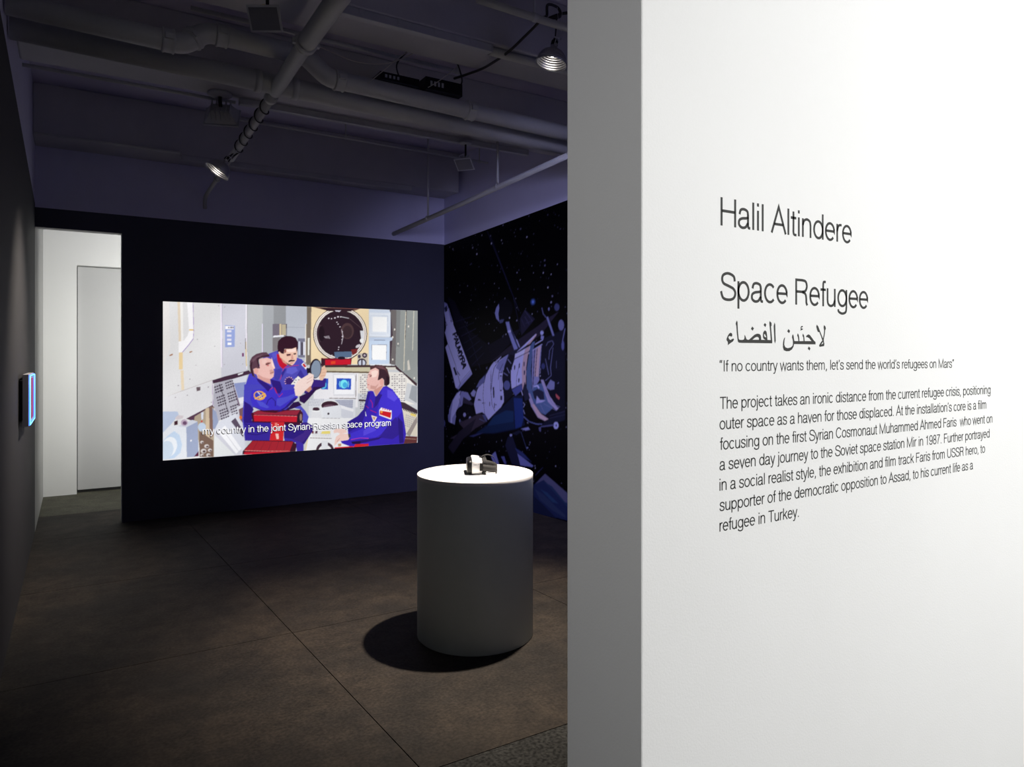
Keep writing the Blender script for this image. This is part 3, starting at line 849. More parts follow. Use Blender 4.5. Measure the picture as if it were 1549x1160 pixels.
[120,112,124,1151,265,1160,265,1160,260,1151,260],
[120,112,124,1151,253,1160,253,1160,248,1151,249],
[120,112,124,1151,230,1160,229,1160,225,1151,225],
[120,112,124,1165,383,1174,383,1174,378,1165,378],
[120,112,124,1165,359,1174,359,1174,355,1165,355],
[120,112,124,1165,348,1174,347,1174,343,1165,343],
[120,112,124,1165,324,1174,324,1174,319,1165,319],
[120,112,124,1165,312,1174,312,1174,307,1165,307],
[120,112,124,1165,288,1174,288,1174,283,1165,284],
[120,112,124,1165,277,1174,276,1174,272,1165,272],
[120,112,124,1165,253,1174,253,1174,248,1165,248],
[120,112,124,1165,241,1174,241,1174,236,1165,236],
[120,112,124,1179,383,1188,383,1188,378,1179,378],
[120,112,124,1179,371,1188,371,1188,366,1179,366],
[120,112,124,1179,359,1188,359,1188,354,1179,354],
[120,112,124,1179,347,1188,347,1188,342,1179,343],
[120,112,124,1179,335,1188,335,1188,331,1179,331],
[120,112,124,1179,324,1188,323,1188,319,1179,319],
[120,112,124,1179,312,1188,312,1188,307,1179,307],
[120,112,124,1179,300,1188,300,1188,295,1179,295],
[120,112,124,1179,288,1188,288,1188,283,1179,283],
[120,112,124,1179,276,1188,276,1188,271,1179,271],
[120,112,124,1179,264,1188,264,1188,259,1179,260],
[120,112,124,1179,252,1188,252,1188,248,1179,248],
[120,112,124,1179,241,1188,240,1188,236,1179,236],
[120,112,124,1179,229,1188,228,1188,224,1179,224],
[120,112,124,1193,383,1202,383,1202,378,1193,378],
[120,112,124,1193,359,1202,359,1202,354,1193,354],
[120,112,124,1193,347,1202,347,1202,342,1193,342],
[120,112,124,1193,323,1202,323,1202,318,1193,319],
[120,112,124,1193,311,1202,311,1202,307,1193,307],
[120,112,124,1193,288,1202,287,1202,283,1193,283],
[120,112,124,1193,276,1202,276,1202,271,1193,271],
[120,112,124,1193,252,1202,252,1202,247,1193,247],
[120,112,124,1193,240,1202,240,1202,235,1193,235],
[180,174,170,1206,364,1208,240,1211,240,1208,364],
[232,230,234,700,397,934,392,932,210,696,223],
[214,214,220,797,390,917,388,923,370,917,272,801,275],
[238,238,242,803,384,913,382,917,366,911,280,805,283],
[44,82,190,818,367,897,364,895,305,816,308],
[120,226,240,878,335,877,330,876,325,873,321,870,317,866,315,862,313,857,313,853,313,848,315,844,318,841,322,839,326,837,331,837,336,837,341,839,346,841,350,844,353,848,356,853,358,857,358,862,357,866,356,870,353,873,349,876,345,877,340],
[70,170,220,875,330,875,327,874,324,872,321,870,319,868,317,865,316,863,316,860,316,857,317,855,319,853,322,851,324,850,327,850,331,850,334,851,337,853,340,855,342,857,344,860,345,863,345,865,345,868,343,870,342,872,339,874,336,875,333],
[150,230,245,834,352,830,335,833,334,837,351],
[150,230,245,830,335,836,318,839,319,833,336],
[150,230,245,879,351,882,333,885,334,881,351],
[150,230,245,882,335,878,318,881,317,885,334],
[44,82,190,736,368,774,366,772,309,736,311],
[90,190,230,764,332,764,328,763,324,761,320,758,317,755,315,752,313,748,313,745,313,741,315,738,317,736,321,734,325,733,329,732,333,733,338,734,342,736,346,738,349,741,351,745,352,748,353,752,352,755,351,758,348,761,345,763,341,764,337],
[110,96,90,778,262,924,255,924,259,778,265],
[110,96,90,922,387,920,263,923,263,925,387],
[60,40,50,938,243,975,240,976,250,938,253],
[216,218,224,672,263,921,255,917,142,861,140,672,57],
[176,180,196,806,254,907,251,903,206,852,212],
[140,140,164,813,250,817,250,818,246,814,246],
[140,140,164,813,240,817,240,818,236,814,236],
[140,140,164,813,231,817,230,818,226,814,226],
[140,140,164,813,221,817,221,818,216,814,216],
[140,140,164,821,250,826,250,827,245,822,245],
[140,140,164,821,240,826,240,827,235,822,236],
[140,140,164,821,230,826,230,827,226,822,226],
[140,140,164,821,220,826,220,827,216,822,216],
[140,140,164,830,250,834,250,835,245,831,245],
[140,140,164,830,240,834,240,835,235,831,235],
[140,140,164,830,230,834,230,835,225,831,225],
[140,140,164,830,220,834,220,835,215,831,216],
[140,140,164,839,249,843,249,844,245,840,245],
[140,140,164,839,239,843,239,844,235,840,235],
[140,140,164,839,230,843,229,844,225,840,225],
[140,140,164,839,220,843,220,844,215,840,215],
[140,140,164,848,249,852,249,853,244,848,245],
[140,140,164,848,239,852,239,853,235,848,235],
[140,140,164,848,229,852,229,853,225,848,225],
[140,140,164,848,219,852,219,853,215,848,215],
[140,140,164,856,249,860,249,861,244,857,244],
[140,140,164,856,239,860,239,861,234,857,234],
[140,140,164,856,229,860,229,861,224,857,224],
[140,140,164,856,219,860,219,861,214,857,215],
[140,140,164,865,248,869,248,870,244,866,244],
[140,140,164,865,239,869,238,870,234,866,234],
[140,140,164,865,229,869,229,870,224,866,224],
[140,140,164,865,219,869,219,870,214,866,214],
[140,140,164,874,248,878,248,879,244,875,244],
[140,140,164,874,238,878,238,879,234,875,234],
[140,140,164,874,228,878,228,879,224,875,224],
[140,140,164,874,218,878,218,879,214,875,214],
[140,140,164,883,248,887,248,888,243,884,243],
[140,140,164,883,238,887,238,888,233,884,233],
[140,140,164,883,228,887,228,888,223,884,223],
[140,140,164,883,218,887,218,888,213,884,214],
[140,140,164,892,248,896,247,897,243,892,243],
[140,140,164,892,238,896,238,897,233,892,233],
[140,140,164,892,228,896,228,897,223,892,223],
[140,140,164,892,218,896,218,897,213,892,213],
[140,140,164,900,247,905,247,905,243,901,243],
[140,140,164,900,237,905,237,905,233,901,233],
[140,140,164,900,227,905,227,905,223,901,223],
[140,140,164,900,217,905,217,905,213,901,213],
[140,140,164,676,262,680,262,679,259,675,259],
[140,140,164,674,255,678,254,677,251,673,252],
[140,140,164,673,247,676,247,676,244,672,244],
[140,140,164,671,240,675,240,674,237,670,237],
[140,140,164,669,233,673,233,672,230,668,230],
[140,140,164,685,262,689,262,688,258,684,259],
[140,140,164,683,254,687,254,686,251,682,251],
[140,140,164,681,247,685,247,684,244,680,244],
[140,140,164,679,240,683,240,682,237,678,237],
[140,140,164,677,232,681,232,680,229,676,229],
[140,140,164,693,261,697,261,696,258,692,258],
[140,140,164,692,254,696,254,695,251,691,251],
[140,140,164,690,247,694,247,693,244,689,244],
[140,140,164,688,239,692,239,691,236,687,236],
[140,140,164,686,232,690,232,689,229,685,229],
[140,140,164,702,261,706,261,705,258,701,258],
[140,140,164,700,254,704,254,703,251,699,251],
[140,140,164,698,246,702,246,701,243,697,243],
[140,140,164,696,239,700,239,700,236,696,236],
[140,140,164,695,232,699,232,698,229,694,229],
[140,140,164,711,261,715,261,714,258,710,258],
[140,140,164,709,253,713,253,712,250,708,250],
[140,140,164,707,246,711,246,710,243,706,243],
[140,140,164,705,239,709,239,708,236,704,236],
[140,140,164,703,231,707,231,706,228,702,228],
[140,140,164,719,261,723,260,722,257,718,257],
[140,140,164,717,253,722,253,721,250,717,250],
[140,140,164,716,246,720,246,719,243,715,243],
[140,140,164,714,238,718,238,717,235,713,235],
[140,140,164,712,231,716,231,715,228,711,228],
[140,140,164,728,260,732,260,731,257,727,257],
[140,140,164,726,253,730,253,729,250,725,250],
[140,140,164,724,246,728,245,727,242,723,242],
[140,140,164,722,238,726,238,726,235,722,235],
[140,140,164,721,231,725,231,724,228,720,228],
[140,140,164,737,260,741,260,740,257,736,257],
[140,140,164,735,253,739,252,738,249,734,250],
[140,140,164,733,245,737,245,736,242,732,242],
[140,140,164,731,238,735,238,734,235,730,235],
[140,140,164,729,231,733,230,732,227,728,227],
[140,140,164,745,260,750,260,749,256,745,257],
[140,140,164,744,252,748,252,747,249,743,249],
[140,140,164,742,245,746,245,745,242,741,242],
[140,140,164,740,238,744,237,743,234,739,235],
[140,140,164,738,230,742,230,741,227,737,227],
[206,208,218,843,219,903,206,912,142,866,142,843,168],
[232,232,236,838,226,910,201,907,187,843,208],
[226,228,232,732,231,791,229,791,160,735,163],
[236,236,238,833,221,832,214,828,208,822,203,814,198,804,195,793,193,782,193,771,194,760,197,751,201,743,206,737,212,733,218,732,225,733,231,737,237,743,243,751,247,760,250,771,252,782,252,793,251,804,249,814,245,822,240,828,234,832,227],
[60,34,46,828,223,827,218,823,213,818,209,811,206,802,203,792,202,782,202,772,203,762,205,753,208,746,212,741,216,738,222,736,227,738,232,741,237,746,241,753,245,762,247,772,249,782,249,792,248,802,246,811,243,818,239,823,234,827,229],
[110,80,96,817,215,816,212,813,209,809,207,804,205,797,204,790,203,782,203,774,203,767,205,760,207,755,209,751,212,748,215,747,218,748,221,751,224,755,226,760,228,767,229,774,230,782,230,790,230,797,228,804,226,809,224,813,221,816,218],
[222,224,230,743,216,838,226,843,154,752,149],
[50,36,46,780,183,780,181,780,180,779,179,778,178,777,177,776,177,774,177,773,177,772,178,771,178,770,179,769,181,769,182,769,183,769,185,769,186,770,187,771,188,772,189,773,189,774,189,776,189,777,189,778,188,779,187,780,186,780,184],
[222,222,226,687,211,733,209,738,162,684,165],
[70,44,56,728,210,728,209,726,207,724,206,721,204,718,204,714,203,710,203,706,204,702,204,699,205,696,207,694,208,693,210,692,212,693,214,694,215,696,217,699,218,702,219,706,219,710,219,714,219,718,218,721,217,724,216,726,214,728,212],
[240,240,242,731,200,731,199,729,198,727,196,723,195,719,195,715,195,710,195,705,195,701,196,697,197,694,198,691,199,690,201,689,202,690,204,691,205,694,206,697,207,701,208,705,208,710,208,715,208,719,207,723,206,727,205,729,203,731,202],
[60,40,54,729,205,729,204,727,203,725,202,722,202,718,201,714,201,710,201,706,202,702,202,698,203,695,204,693,204,691,205,691,206,691,207,693,208,695,209,698,209,702,210,706,210,710,210,714,210,718,209,722,209,725,208,727,207,729,206],
[236,236,238,667,166,934,153,934,-19,652,-5,670,61],
[150,146,150,738,161,836,155,836,157,738,163],
[130,110,110,679,62,792,52,792,55,679,65],
[186,184,190,692,97,696,97,696,93,692,93],
[186,184,190,700,96,704,96,704,92,700,93],
[186,184,190,708,96,712,96,712,92,708,92],
[186,184,190,716,96,720,95,720,92,716,92],
[186,184,190,724,95,728,95,728,91,724,91],
[186,184,190,732,95,736,94,736,91,732,91],
[186,184,190,740,94,744,94,744,90,740,90],
[186,184,190,748,94,752,93,752,90,748,90],
[186,184,190,756,93,761,93,761,89,756,90],
[186,184,190,764,93,769,93,769,89,764,89],
[186,184,190,772,92,777,92,777,88,772,89],
[186,184,190,781,92,785,92,785,88,781,88],
[186,184,190,692,89,696,89,696,86,692,86],
[186,184,190,700,89,704,89,704,85,700,85],
[186,184,190,708,89,712,88,712,85,708,85],
[186,184,190,716,88,720,88,720,84,716,84],
[186,184,190,724,88,728,87,728,84,724,84],
[186,184,190,732,87,736,87,736,83,732,83],
[186,184,190,740,87,744,86,744,83,740,83],
[186,184,190,748,86,752,86,752,82,748,83],
[186,184,190,756,86,761,86,761,82,756,82],
[186,184,190,764,85,769,85,769,81,764,82],
[186,184,190,772,85,777,85,777,81,772,81],
[186,184,190,781,84,785,84,785,80,781,81],
[186,184,190,692,82,696,82,696,78,692,78],
[186,184,190,700,82,704,81,704,78,700,78],
[186,184,190,708,81,712,81,712,77,708,77],
[186,184,190,716,81,720,80,720,77,716,77],
[186,184,190,724,80,728,80,728,76,724,77],
[186,184,190,732,80,736,80,736,76,732,76],
[186,184,190,740,79,744,79,744,75,740,76],
[186,184,190,748,79,752,79,752,75,748,75],
[186,184,190,756,78,761,78,761,74,756,75],
[186,184,190,764,78,769,78,769,74,764,74],
[186,184,190,772,77,777,77,777,73,772,74],
[186,184,190,781,77,785,77,785,73,781,73],
[186,184,190,692,75,696,74,696,71,692,71],
[186,184,190,700,74,704,74,704,70,700,71],
[186,184,190,708,74,712,74,712,70,708,70],
[186,184,190,716,73,720,73,720,69,716,70],
[186,184,190,724,73,728,73,728,69,724,69],
[186,184,190,732,72,736,72,736,68,732,69],
[186,184,190,740,72,744,72,744,68,740,68],
[186,184,190,748,71,752,71,752,67,748,68],
[186,184,190,756,71,761,71,761,67,756,67],
[186,184,190,764,70,769,70,769,66,764,67],
[186,184,190,772,70,777,70,777,66,772,66],
[186,184,190,781,69,785,69,785,65,781,66],
[110,40,50,690,99,698,98,697,84,688,85],
[90,60,76,707,98,718,97,716,83,705,84],
[232,214,120,740,94,785,93,783,78,736,80],
[70,46,60,804,-9,803,-19,799,-28,794,-36,786,-42,777,-47,767,-49,757,-50,746,-48,736,-44,728,-38,720,-31,715,-22,711,-13,710,-3,711,7,715,16,720,23,728,30,736,34,746,37,757,37,767,36,777,32,786,26,794,19,799,10,803,0],
[236,236,238,791,-12,791,-19,788,-25,784,-31,778,-35,772,-38,764,-40,757,-40,749,-39,742,-36,735,-32,730,-27,726,-20,723,-14,722,-7,723,0,726,6,730,12,735,16,742,20,749,22,757,22,764,21,772,18,778,14,784,8,788,2,791,-5],
[226,228,232,738,45,771,43,772,-7,740,-5],
[226,206,160,652,4,664,56,669,55,658,1],
[196,198,202,1215,335,1243,325,1276,315,1276,210,1197,241],
[150,154,160,1243,320,1276,313,1273,220,1225,250],
[214,206,190,1174,228,1276,172,1276,34,1199,53,1189,147],
[60,44,54,1172,233,1199,227,1276,182,1276,162,1184,195],
[50,36,46,1192,195,1197,193,1196,184,1190,186],
[50,36,46,1201,192,1206,190,1205,180,1199,182],
[50,36,46,1210,188,1216,186,1214,176,1208,179],
[50,36,46,1219,184,1225,182,1223,173,1218,175],
[50,36,46,1228,181,1234,178,1232,169,1227,171],
[50,36,46,1237,177,1243,175,1242,165,1236,168],
[50,36,46,1247,173,1252,171,1251,162,1245,164],
[50,36,46,1256,170,1262,167,1260,158,1254,160],
[50,36,46,1265,166,1271,164,1269,154,1264,156],
[170,166,170,1207,161,1215,158,1214,152,1206,154],
[170,166,170,1218,156,1226,154,1225,148,1217,150],
[170,166,170,1229,152,1237,150,1236,143,1228,146],
[170,166,170,1241,148,1248,146,1247,139,1240,141],
[170,166,170,1252,144,1260,141,1259,135,1251,137],
[170,166,170,1206,149,1214,147,1212,141,1205,143],
[170,166,170,1217,145,1225,143,1224,136,1216,139],
[170,166,170,1228,141,1236,139,1235,132,1227,134],
[170,166,170,1240,137,1247,134,1246,128,1239,130],
[170,166,170,1251,132,1259,130,1257,123,1250,126],
[170,166,170,1205,138,1212,136,1211,129,1204,132],
[170,166,170,1216,134,1224,132,1223,125,1215,127],
[170,166,170,1227,130,1235,127,1234,121,1226,123],
[170,166,170,1239,125,1246,123,1245,116,1237,119],
[170,166,170,1250,121,1257,119,1256,112,1249,114],
[170,166,170,1204,127,1211,125,1210,118,1203,120],
[170,166,170,1215,123,1223,120,1222,114,1214,116],
[170,166,170,1226,118,1234,116,1233,109,1225,112],
[170,166,170,1237,114,1245,112,1244,105,1236,107],
[170,166,170,1249,110,1256,107,1255,101,1248,103],
[170,166,170,1203,116,1210,113,1209,107,1202,109],
[170,166,170,1214,111,1222,109,1221,102,1213,105],
[170,166,170,1225,107,1233,105,1232,98,1224,100],
[170,166,170,1236,103,1244,100,1243,94,1235,96],
[170,166,170,1248,98,1255,96,1254,89,1247,92],
[170,166,170,1202,104,1209,102,1208,95,1201,98],
[170,166,170,1213,100,1221,98,1220,91,1212,93],
[170,166,170,1224,96,1232,93,1231,87,1223,89],
[170,166,170,1235,91,1243,89,1242,82,1234,85],
[170,166,170,1247,87,1254,85,1253,78,1246,80],
[224,200,110,1235,167,1268,158,1266,144,1234,155],
[150,140,136,1209,52,1273,148,1276,115,1230,37],
[96,50,48,1189,44,1276,34,1273,-9,1184,-8],
[190,160,140,1201,27,1269,19,1269,21,1201,29],
[78,74,178,477,496,518,511,529,475,612,475,637,466,652,448,667,402,670,380,637,365,606,372,583,342,553,313,535,295,477,297,386,375,448,475],
[64,60,160,506,415,538,421,529,373,512,355,500,374],
[58,50,150,612,384,631,414,655,371,618,341],
[186,24,48,512,493,526,493,547,457,565,436,541,418,526,433,516,457],
[232,190,170,519,508,535,502,550,517,612,527,615,509,611,463,597,442,586,434,568,437,547,457,529,475],
[206,150,130,529,481,547,463,571,442,586,434,568,436,544,451],
[52,24,38,518,502,516,529,519,556,535,574,559,584,586,583,606,575,618,554,618,524,612,500,608,527,588,519,568,518,551,520,547,493,535,496,526,505],
[44,22,30,569,451,572,460,583,464,594,462,603,463,600,456,588,455,578,454],
[190,132,122,559,493,583,495,581,483,562,481],
[50,24,34,560,491,581,493,581,487,563,484],
[50,24,34,594,496,609,498,609,491,596,490],
[150,90,84,550,514,559,519,559,502,550,496],
[206,150,140,588,490,594,466,586,464,584,472],
[190,90,90,579,445,595,447,595,449,579,448],
[58,34,110,596,354,595,349,594,344,591,339,588,336,583,333,579,331,574,331,569,331,564,333,560,336,556,340,554,344,552,349,551,355,552,360,554,365,556,369,560,373,564,376,569,377,574,378,579,377,583,375,588,373,591,369,594,364,595,359],
[206,160,200,588,335,587,333,584,333,581,333,580,335,581,337,584,338,587,337],
[206,160,200,577,332,576,331,574,330,571,331,570,333,571,335,574,335,576,334],
[206,160,200,567,336,566,334,563,333,561,334,560,336,561,338,563,338,566,338],
[206,160,200,559,344,558,342,556,341,553,342,552,344,553,346,556,347,558,346],
[206,160,200,556,355,555,353,553,352,550,353,549,355,550,357,553,357,555,357],
[206,160,200,559,365,558,364,556,363,553,364,552,366,553,367,556,368,558,367],
[206,160,200,567,373,566,371,563,371,561,371,560,373,561,375,563,376,566,375],
[206,160,200,577,376,576,374,574,373,571,374,570,376,571,378,574,379,576,378],
[206,160,200,588,373,587,371,584,370,581,371,580,373,581,375,584,376,587,375],
[206,160,200,595,365,594,363,592,362,589,363,588,365,589,367,592,368,594,367],
[205,40,70,530,363,548,421,546,422,528,364],
[205,40,70,547,420,589,432,589,434,546,422],
[205,40,70,588,432,622,435,622,437,588,434],
[170,40,90,561,401,607,400,607,402,561,402],
[240,236,232,584,342,618,381,637,365,612,323,583,327],
[110,100,110,603,363,611,363,611,358,603,359],
[110,100,110,618,364,626,364,626,360,618,360],
[110,100,110,596,351,604,351,604,346,596,347],
[110,100,110,612,352,620,352,620,348,612,348],
[110,100,110,626,353,634,353,634,349,626,349],
[110,100,110,591,337,599,337,599,333,591,333],
[110,100,110,606,338,614,338,614,334,606,334],
[240,236,240,551,334,568,330,577,309,550,316],
[205,30,44,563,329,590,321,588,312,565,314],
[230,110,60,569,321,577,322,577,316,570,317],
[240,236,240,635,439,647,451,664,426,658,414],
[190,30,40,640,439,648,446,661,428,650,425],
[58,36,126,664,392,704,361,741,360,763,369,757,323,695,306,692,284,649,292],
[46,20,72,625,277,692,306,695,324,754,323,710,306,673,264,649,240,625,253],
[232,192,166,741,425,754,435,760,419,766,407,760,382,744,357,732,358,724,370,732,395],
[190,130,110,741,412,760,417,760,418,741,414],
[190,130,110,736,394,764,400,763,401,736,395],
[190,130,110,732,378,757,381,757,383,731,380],
[40,28,40,738,415,736,404,733,393,728,384,723,377,716,371,709,368,703,367,696,369,690,374,684,380,680,389,677,399,676,410,676,421,678,432,681,443,686,452,691,459,698,465,704,468,711,469,718,467,724,462,730,456,734,447,737,437,738,426],
[134,148,168,734,413,733,404,730,394,726,386,722,380,717,375,711,372,706,371,700,373,695,377,691,383,688,390,686,399,685,408,685,418,686,428,689,437,693,445,697,452,702,457,708,460,713,460,719,459,724,455,728,449,731,442,733,433,734,423],
[30,20,34,661,423,682,420,682,398,664,392],
[70,64,190,359,300,359,329,380,393,394,399,414,375,483,344,488,374,529,355,547,325,597,317,615,293],
[72,68,184,358,344,600,339,618,271,594,248,571,225,556,207,506,200,454,205,400,231,394,166,483,153,488,138,480,61,361,69,349,169,355,274],
[64,52,196,394,314,512,323,547,310,597,314,618,271,571,231,535,205,488,202,448,211,397,240,386,273],
[46,28,122,358,262,386,243,403,219,394,208,394,166,483,153,483,61,414,71,366,86,355,168],
[46,28,122,480,368,529,355,541,319,529,295,512,296,494,329],
[56,40,150,361,156,483,150,483,61,361,69],
[40,22,100,362,149,414,122,415,125,363,152],
[40,22,100,413,122,478,122,478,126,413,126],
[40,22,100,371,102,414,93,415,96,371,105],
[40,22,100,414,93,466,102,466,105,413,96],
[40,24,110,461,231,473,264,470,265,458,232],
[40,24,110,471,262,490,274,488,277,470,265],
[40,24,110,487,275,505,255,507,257,489,277],
[40,24,110,504,258,504,232,507,232,507,257],
[40,24,110,399,233,448,210,449,212,400,235],
[40,24,110,448,210,500,199,501,201,448,213],
[40,24,110,500,199,548,203,547,206,499,201],
[40,24,110,547,203,590,235,588,237,546,205],
[200,40,80,471,311,485,317,484,318,470,312],
[200,40,80,485,316,494,326,492,327,483,318],
[200,40,80,499,326,511,295,513,296,501,327],
[200,40,80,502,323,523,277,524,277,504,323],
[200,40,80,524,276,542,294,541,296,523,278],
[46,28,122,414,375,448,360,488,329,471,306,422,357],
[232,186,178,401,419,422,422,431,434,428,467,465,475,488,466,500,433,504,421,496,416,500,404,497,380,488,371,480,368,484,341,451,357,422,375,414,396,403,408],
[212,158,150,422,393,448,377,480,369,484,341,451,357,420,375],
[226,170,160,424,409,424,405,423,402,421,399,420,397,417,395,415,394,413,394,410,394,408,395,405,397,404,400,402,402,402,406,401,409,402,413,402,416,404,419,405,421,408,423,410,424,413,424,415,424,417,423,420,421,421,418,423,416,424,412],
[92,62,76,383,434,384,458,394,478,414,493,442,501,462,502,475,490,480,480,448,475,428,468,425,458,432,422,422,421,414,424,400,419,405,387,414,375,400,381,387,405],
[64,38,50,414,475,477,481,475,490,437,481,425,464,431,422,422,434],
[70,30,44,457,440,471,446,484,447,480,444,462,437],
[200,110,110,464,438,474,440,475,432,465,432],
[190,90,100,480,395,498,403,497,405,479,397],
[248,214,204,488,475,504,423,497,422,488,439],
[226,160,70,458,283,456,278,454,273,450,269,445,267,439,265,433,264,426,265,420,267,415,269,410,273,406,277,403,282,402,287,402,292,403,297,406,302,410,306,414,308,420,310,426,311,433,310,439,309,445,306,450,302,454,298,456,293,458,288],
[60,64,180,447,286,446,282,444,279,441,276,437,274,433,273,429,272,425,273,420,274,416,276,413,279,410,282,408,285,407,289,407,293,408,296,410,299,413,302,416,304,420,305,425,306,429,305,433,304,437,302,441,300,444,297,446,293,447,289],
[236,180,90,409,269,456,295,454,300,406,274],
[236,180,90,451,297,458,283,462,285,456,299],
[236,180,90,459,288,434,273,437,268,462,283],
[225,225,240,418,306,433,290,435,292,420,309],
[240,200,130,441,278,441,277,440,275,439,274,438,272,437,272,435,271,434,271,432,271,431,272,430,273,429,274,428,275,427,277,427,279,427,280,428,282,429,284,430,285,431,286,432,286,434,286,435,286,437,285,438,284,439,283,440,282,441,280],
[60,64,170,437,278,437,278,436,277,436,276,436,276,435,275,434,275,434,275,433,275,433,275,432,276,432,276,431,277,431,278,431,279,431,279,431,280,432,281,432,281,433,282,433,282,434,282,434,282,435,282,436,281,436,281,436,280,437,279],
[246,220,212,597,324,618,357,667,386,698,386,679,343,664,322,643,304,618,277,609,299],
[246,220,212,600,311,637,353,661,380,679,395,698,386,696,352,685,328,655,307,631,280,606,281],
[200,150,140,664,361,692,376,691,378,663,362],
[200,150,140,661,342,692,361,691,362,660,344],
[206,150,130,655,307,682,331,688,312,673,297],
[80,78,190,577,224,625,238,655,203,672,172,664,141,643,142,637,204,625,213],
[46,20,72,556,207,594,248,621,253,637,234,588,215],
[46,28,122,547,153,637,143,664,144,692,125,692,97,649,32,606,53,547,69],
[60,44,160,547,72,618,58,646,32,646,-4,612,-2,606,44,553,53],
[64,40,130,643,145,692,125,679,79,637,42,588,60,649,93],
[70,20,40,390,202,422,215,631,210,643,191,640,143,618,137,397,158],
[150,40,60,400,202,422,214,454,205,506,199,556,207,628,207,612,183,405,195],
[196,30,48,401,193,614,177,611,148,405,162],
[40,26,40,615,180,637,191,640,146,615,144],
[150,120,110,638,170,638,166,638,162,637,159,636,156,635,154,633,152,632,152,631,153,629,154,628,156,627,159,627,163,626,167,626,171,626,175,627,179,627,182,628,185,629,187,631,188,632,189,633,188,635,187,636,184,637,182,638,178,638,174],
[240,150,150,402,192,613,176,613,178,402,193],
[206,40,48,486,155,550,150,544,54,480,61],
[236,130,120,503,149,515,149,523,61,512,62],
[60,20,50,550,147,637,140,631,131,553,135],
[206,40,44,484,108,547,105,543,56,478,61],
[240,190,180,506,95,521,94,523,67,512,68],
[60,24,40,351,19,397,69,588,54,611,35,606,-2,349,2],
[160,36,48,358,22,397,66,594,49,577,4,363,17],
[110,30,44,422,62,396,19,397,18,423,61],
[110,30,44,455,60,433,17,434,16,456,59],
[110,30,44,488,58,470,14,472,13,489,57],
[110,30,44,521,56,508,11,509,11,523,55],
[110,30,44,555,54,546,9,548,8,557,53],
[196,30,48,358,13,577,2,577,-9,358,1],
[240,160,150,357,20,471,9,472,11,357,22],
[240,160,150,471,9,577,3,577,4,471,11],
[56,36,176,988,294,1017,298,1031,265,1070,315,1094,321,1129,300,1174,242,1189,176,1209,52,1194,-1,1031,-7,898,2,847,24,838,38,884,44,879,71,875,135,931,164,964,199],
[46,28,140,875,135,931,164,964,199,988,294,1002,284,978,184,954,121,884,80,875,103],
[64,48,200,1070,315,1129,300,1174,242,1184,176,1129,122,1099,77,1031,44,893,43,884,71,964,98,1031,145,1050,218],
[48,30,140,1050,43,1119,123,1149,149,1189,63,1129,29],
[40,24,110,893,30,992,37,1070,46,1050,33,945,17,903,20],
[200,30,80,1001,247,1013,228,1015,229,1003,249],
[200,30,80,1013,229,1013,205,1015,205,1015,229],
[206,60,160,895,39,946,46,945,48,895,42],
[206,60,160,944,46,993,40,993,43,944,48],
[200,30,80,1001,192,1036,176,1037,178,1002,194],
[200,30,80,977,216,992,203,993,205,978,217],
[30,16,60,898,29,950,28,945,13,903,18],
[232,186,178,988,381,1002,408,1031,420,1060,408,1050,357,1070,361,1075,338,1080,324,1036,265,1024,293,997,298,984,312,985,331,981,354,988,367],
[206,150,138,1021,298,1060,320,1075,324,1036,265,1026,284],
[226,168,156,1079,343,1079,338,1078,335,1077,331,1075,328,1073,326,1070,325,1067,324,1065,325,1062,326,1060,328,1058,331,1057,335,1056,339,1056,343,1056,347,1057,351,1058,354,1060,357,1062,360,1065,361,1067,361,1070,361,1073,359,1075,357,1077,354,1078,351,1079,347],
[84,52,54,1002,408,1000,422,1031,436,1070,433,1099,412,1112,370,1112,333,1094,319,1080,324,1080,352,1070,364,1050,352,1043,352,1050,385,1050,408,1031,420],
[60,36,44,1050,408,1075,417,1104,384,1109,337,1094,321,1082,329,1080,356,1065,366,1050,352],
[110,50,50,990,382,1010,376,1011,380,991,385],
[110,60,60,997,375,1008,376,1007,371,998,370],
[180,70,70,983,327,996,328,995,331,982,330],
[240,236,240,1053,191,1063,204,1124,185,1123,139,1117,137,1053,163],
[196,24,32,1056,189,1122,176,1117,144,1055,167],
[240,150,50,1072,180,1072,179,1071,177,1071,176,1070,175,1069,174,1067,173,1066,173,1065,174,1063,174,1062,175,1061,176,1061,178,1060,179,1060,181,1060,183,1061,184,1061,186,1062,187,1063,187,1065,188,1066,188,1067,188,1069,187,1070,186,1071,185,1071,184,1072,182],
[196,24,32,1070,200,1076,199,1076,192,1070,194],
[196,24,32,1083,197,1089,196,1089,189,1083,190],
[196,24,32,1095,193,1101,192,1101,186,1095,187],
[196,24,32,1108,190,1114,189,1114,182,1108,184],
[240,226,220,1007,165,1040,154,1026,129,1019,132],
[190,150,110,1013,158,1032,152,1024,136],
[236,236,240,973,191,981,161,976,162],
[240,206,196,801,93,815,104,861,99,877,80,838,74,824,83,804,80],
[240,206,196,815,61,838,76,879,73,891,57,879,40,829,36,815,21,806,13,808,40],
[190,130,120,820,33,835,51,833,52,818,35],
[60,60,80,879,71,891,73,894,54,883,51],
[200,30,40,917,15,992,14,992,0,907,-3],
[200,30,40,806,6,907,6,907,-5,806,-3],
[190,150,110,824,23,843,24,843,10,827,9],
[246,216,204,559,514,606,522,608,506,588,502,568,502],
[206,150,138,586,493,590,493,596,466,586,464,583,469],
[120,84,90,556,451,568,436,583,431,588,436,577,442],
[150,96,92,458,447,471,452,484,451,483,448,468,444,460,441],
[236,196,188,442,464,462,466,465,452,451,440,440,446],
[206,156,148,477,413,488,416,500,407,496,395,483,389],
[120,60,60,481,396,501,402,500,404,480,398],
[110,80,92,394,464,414,481,448,493,442,487,417,472,400,452],
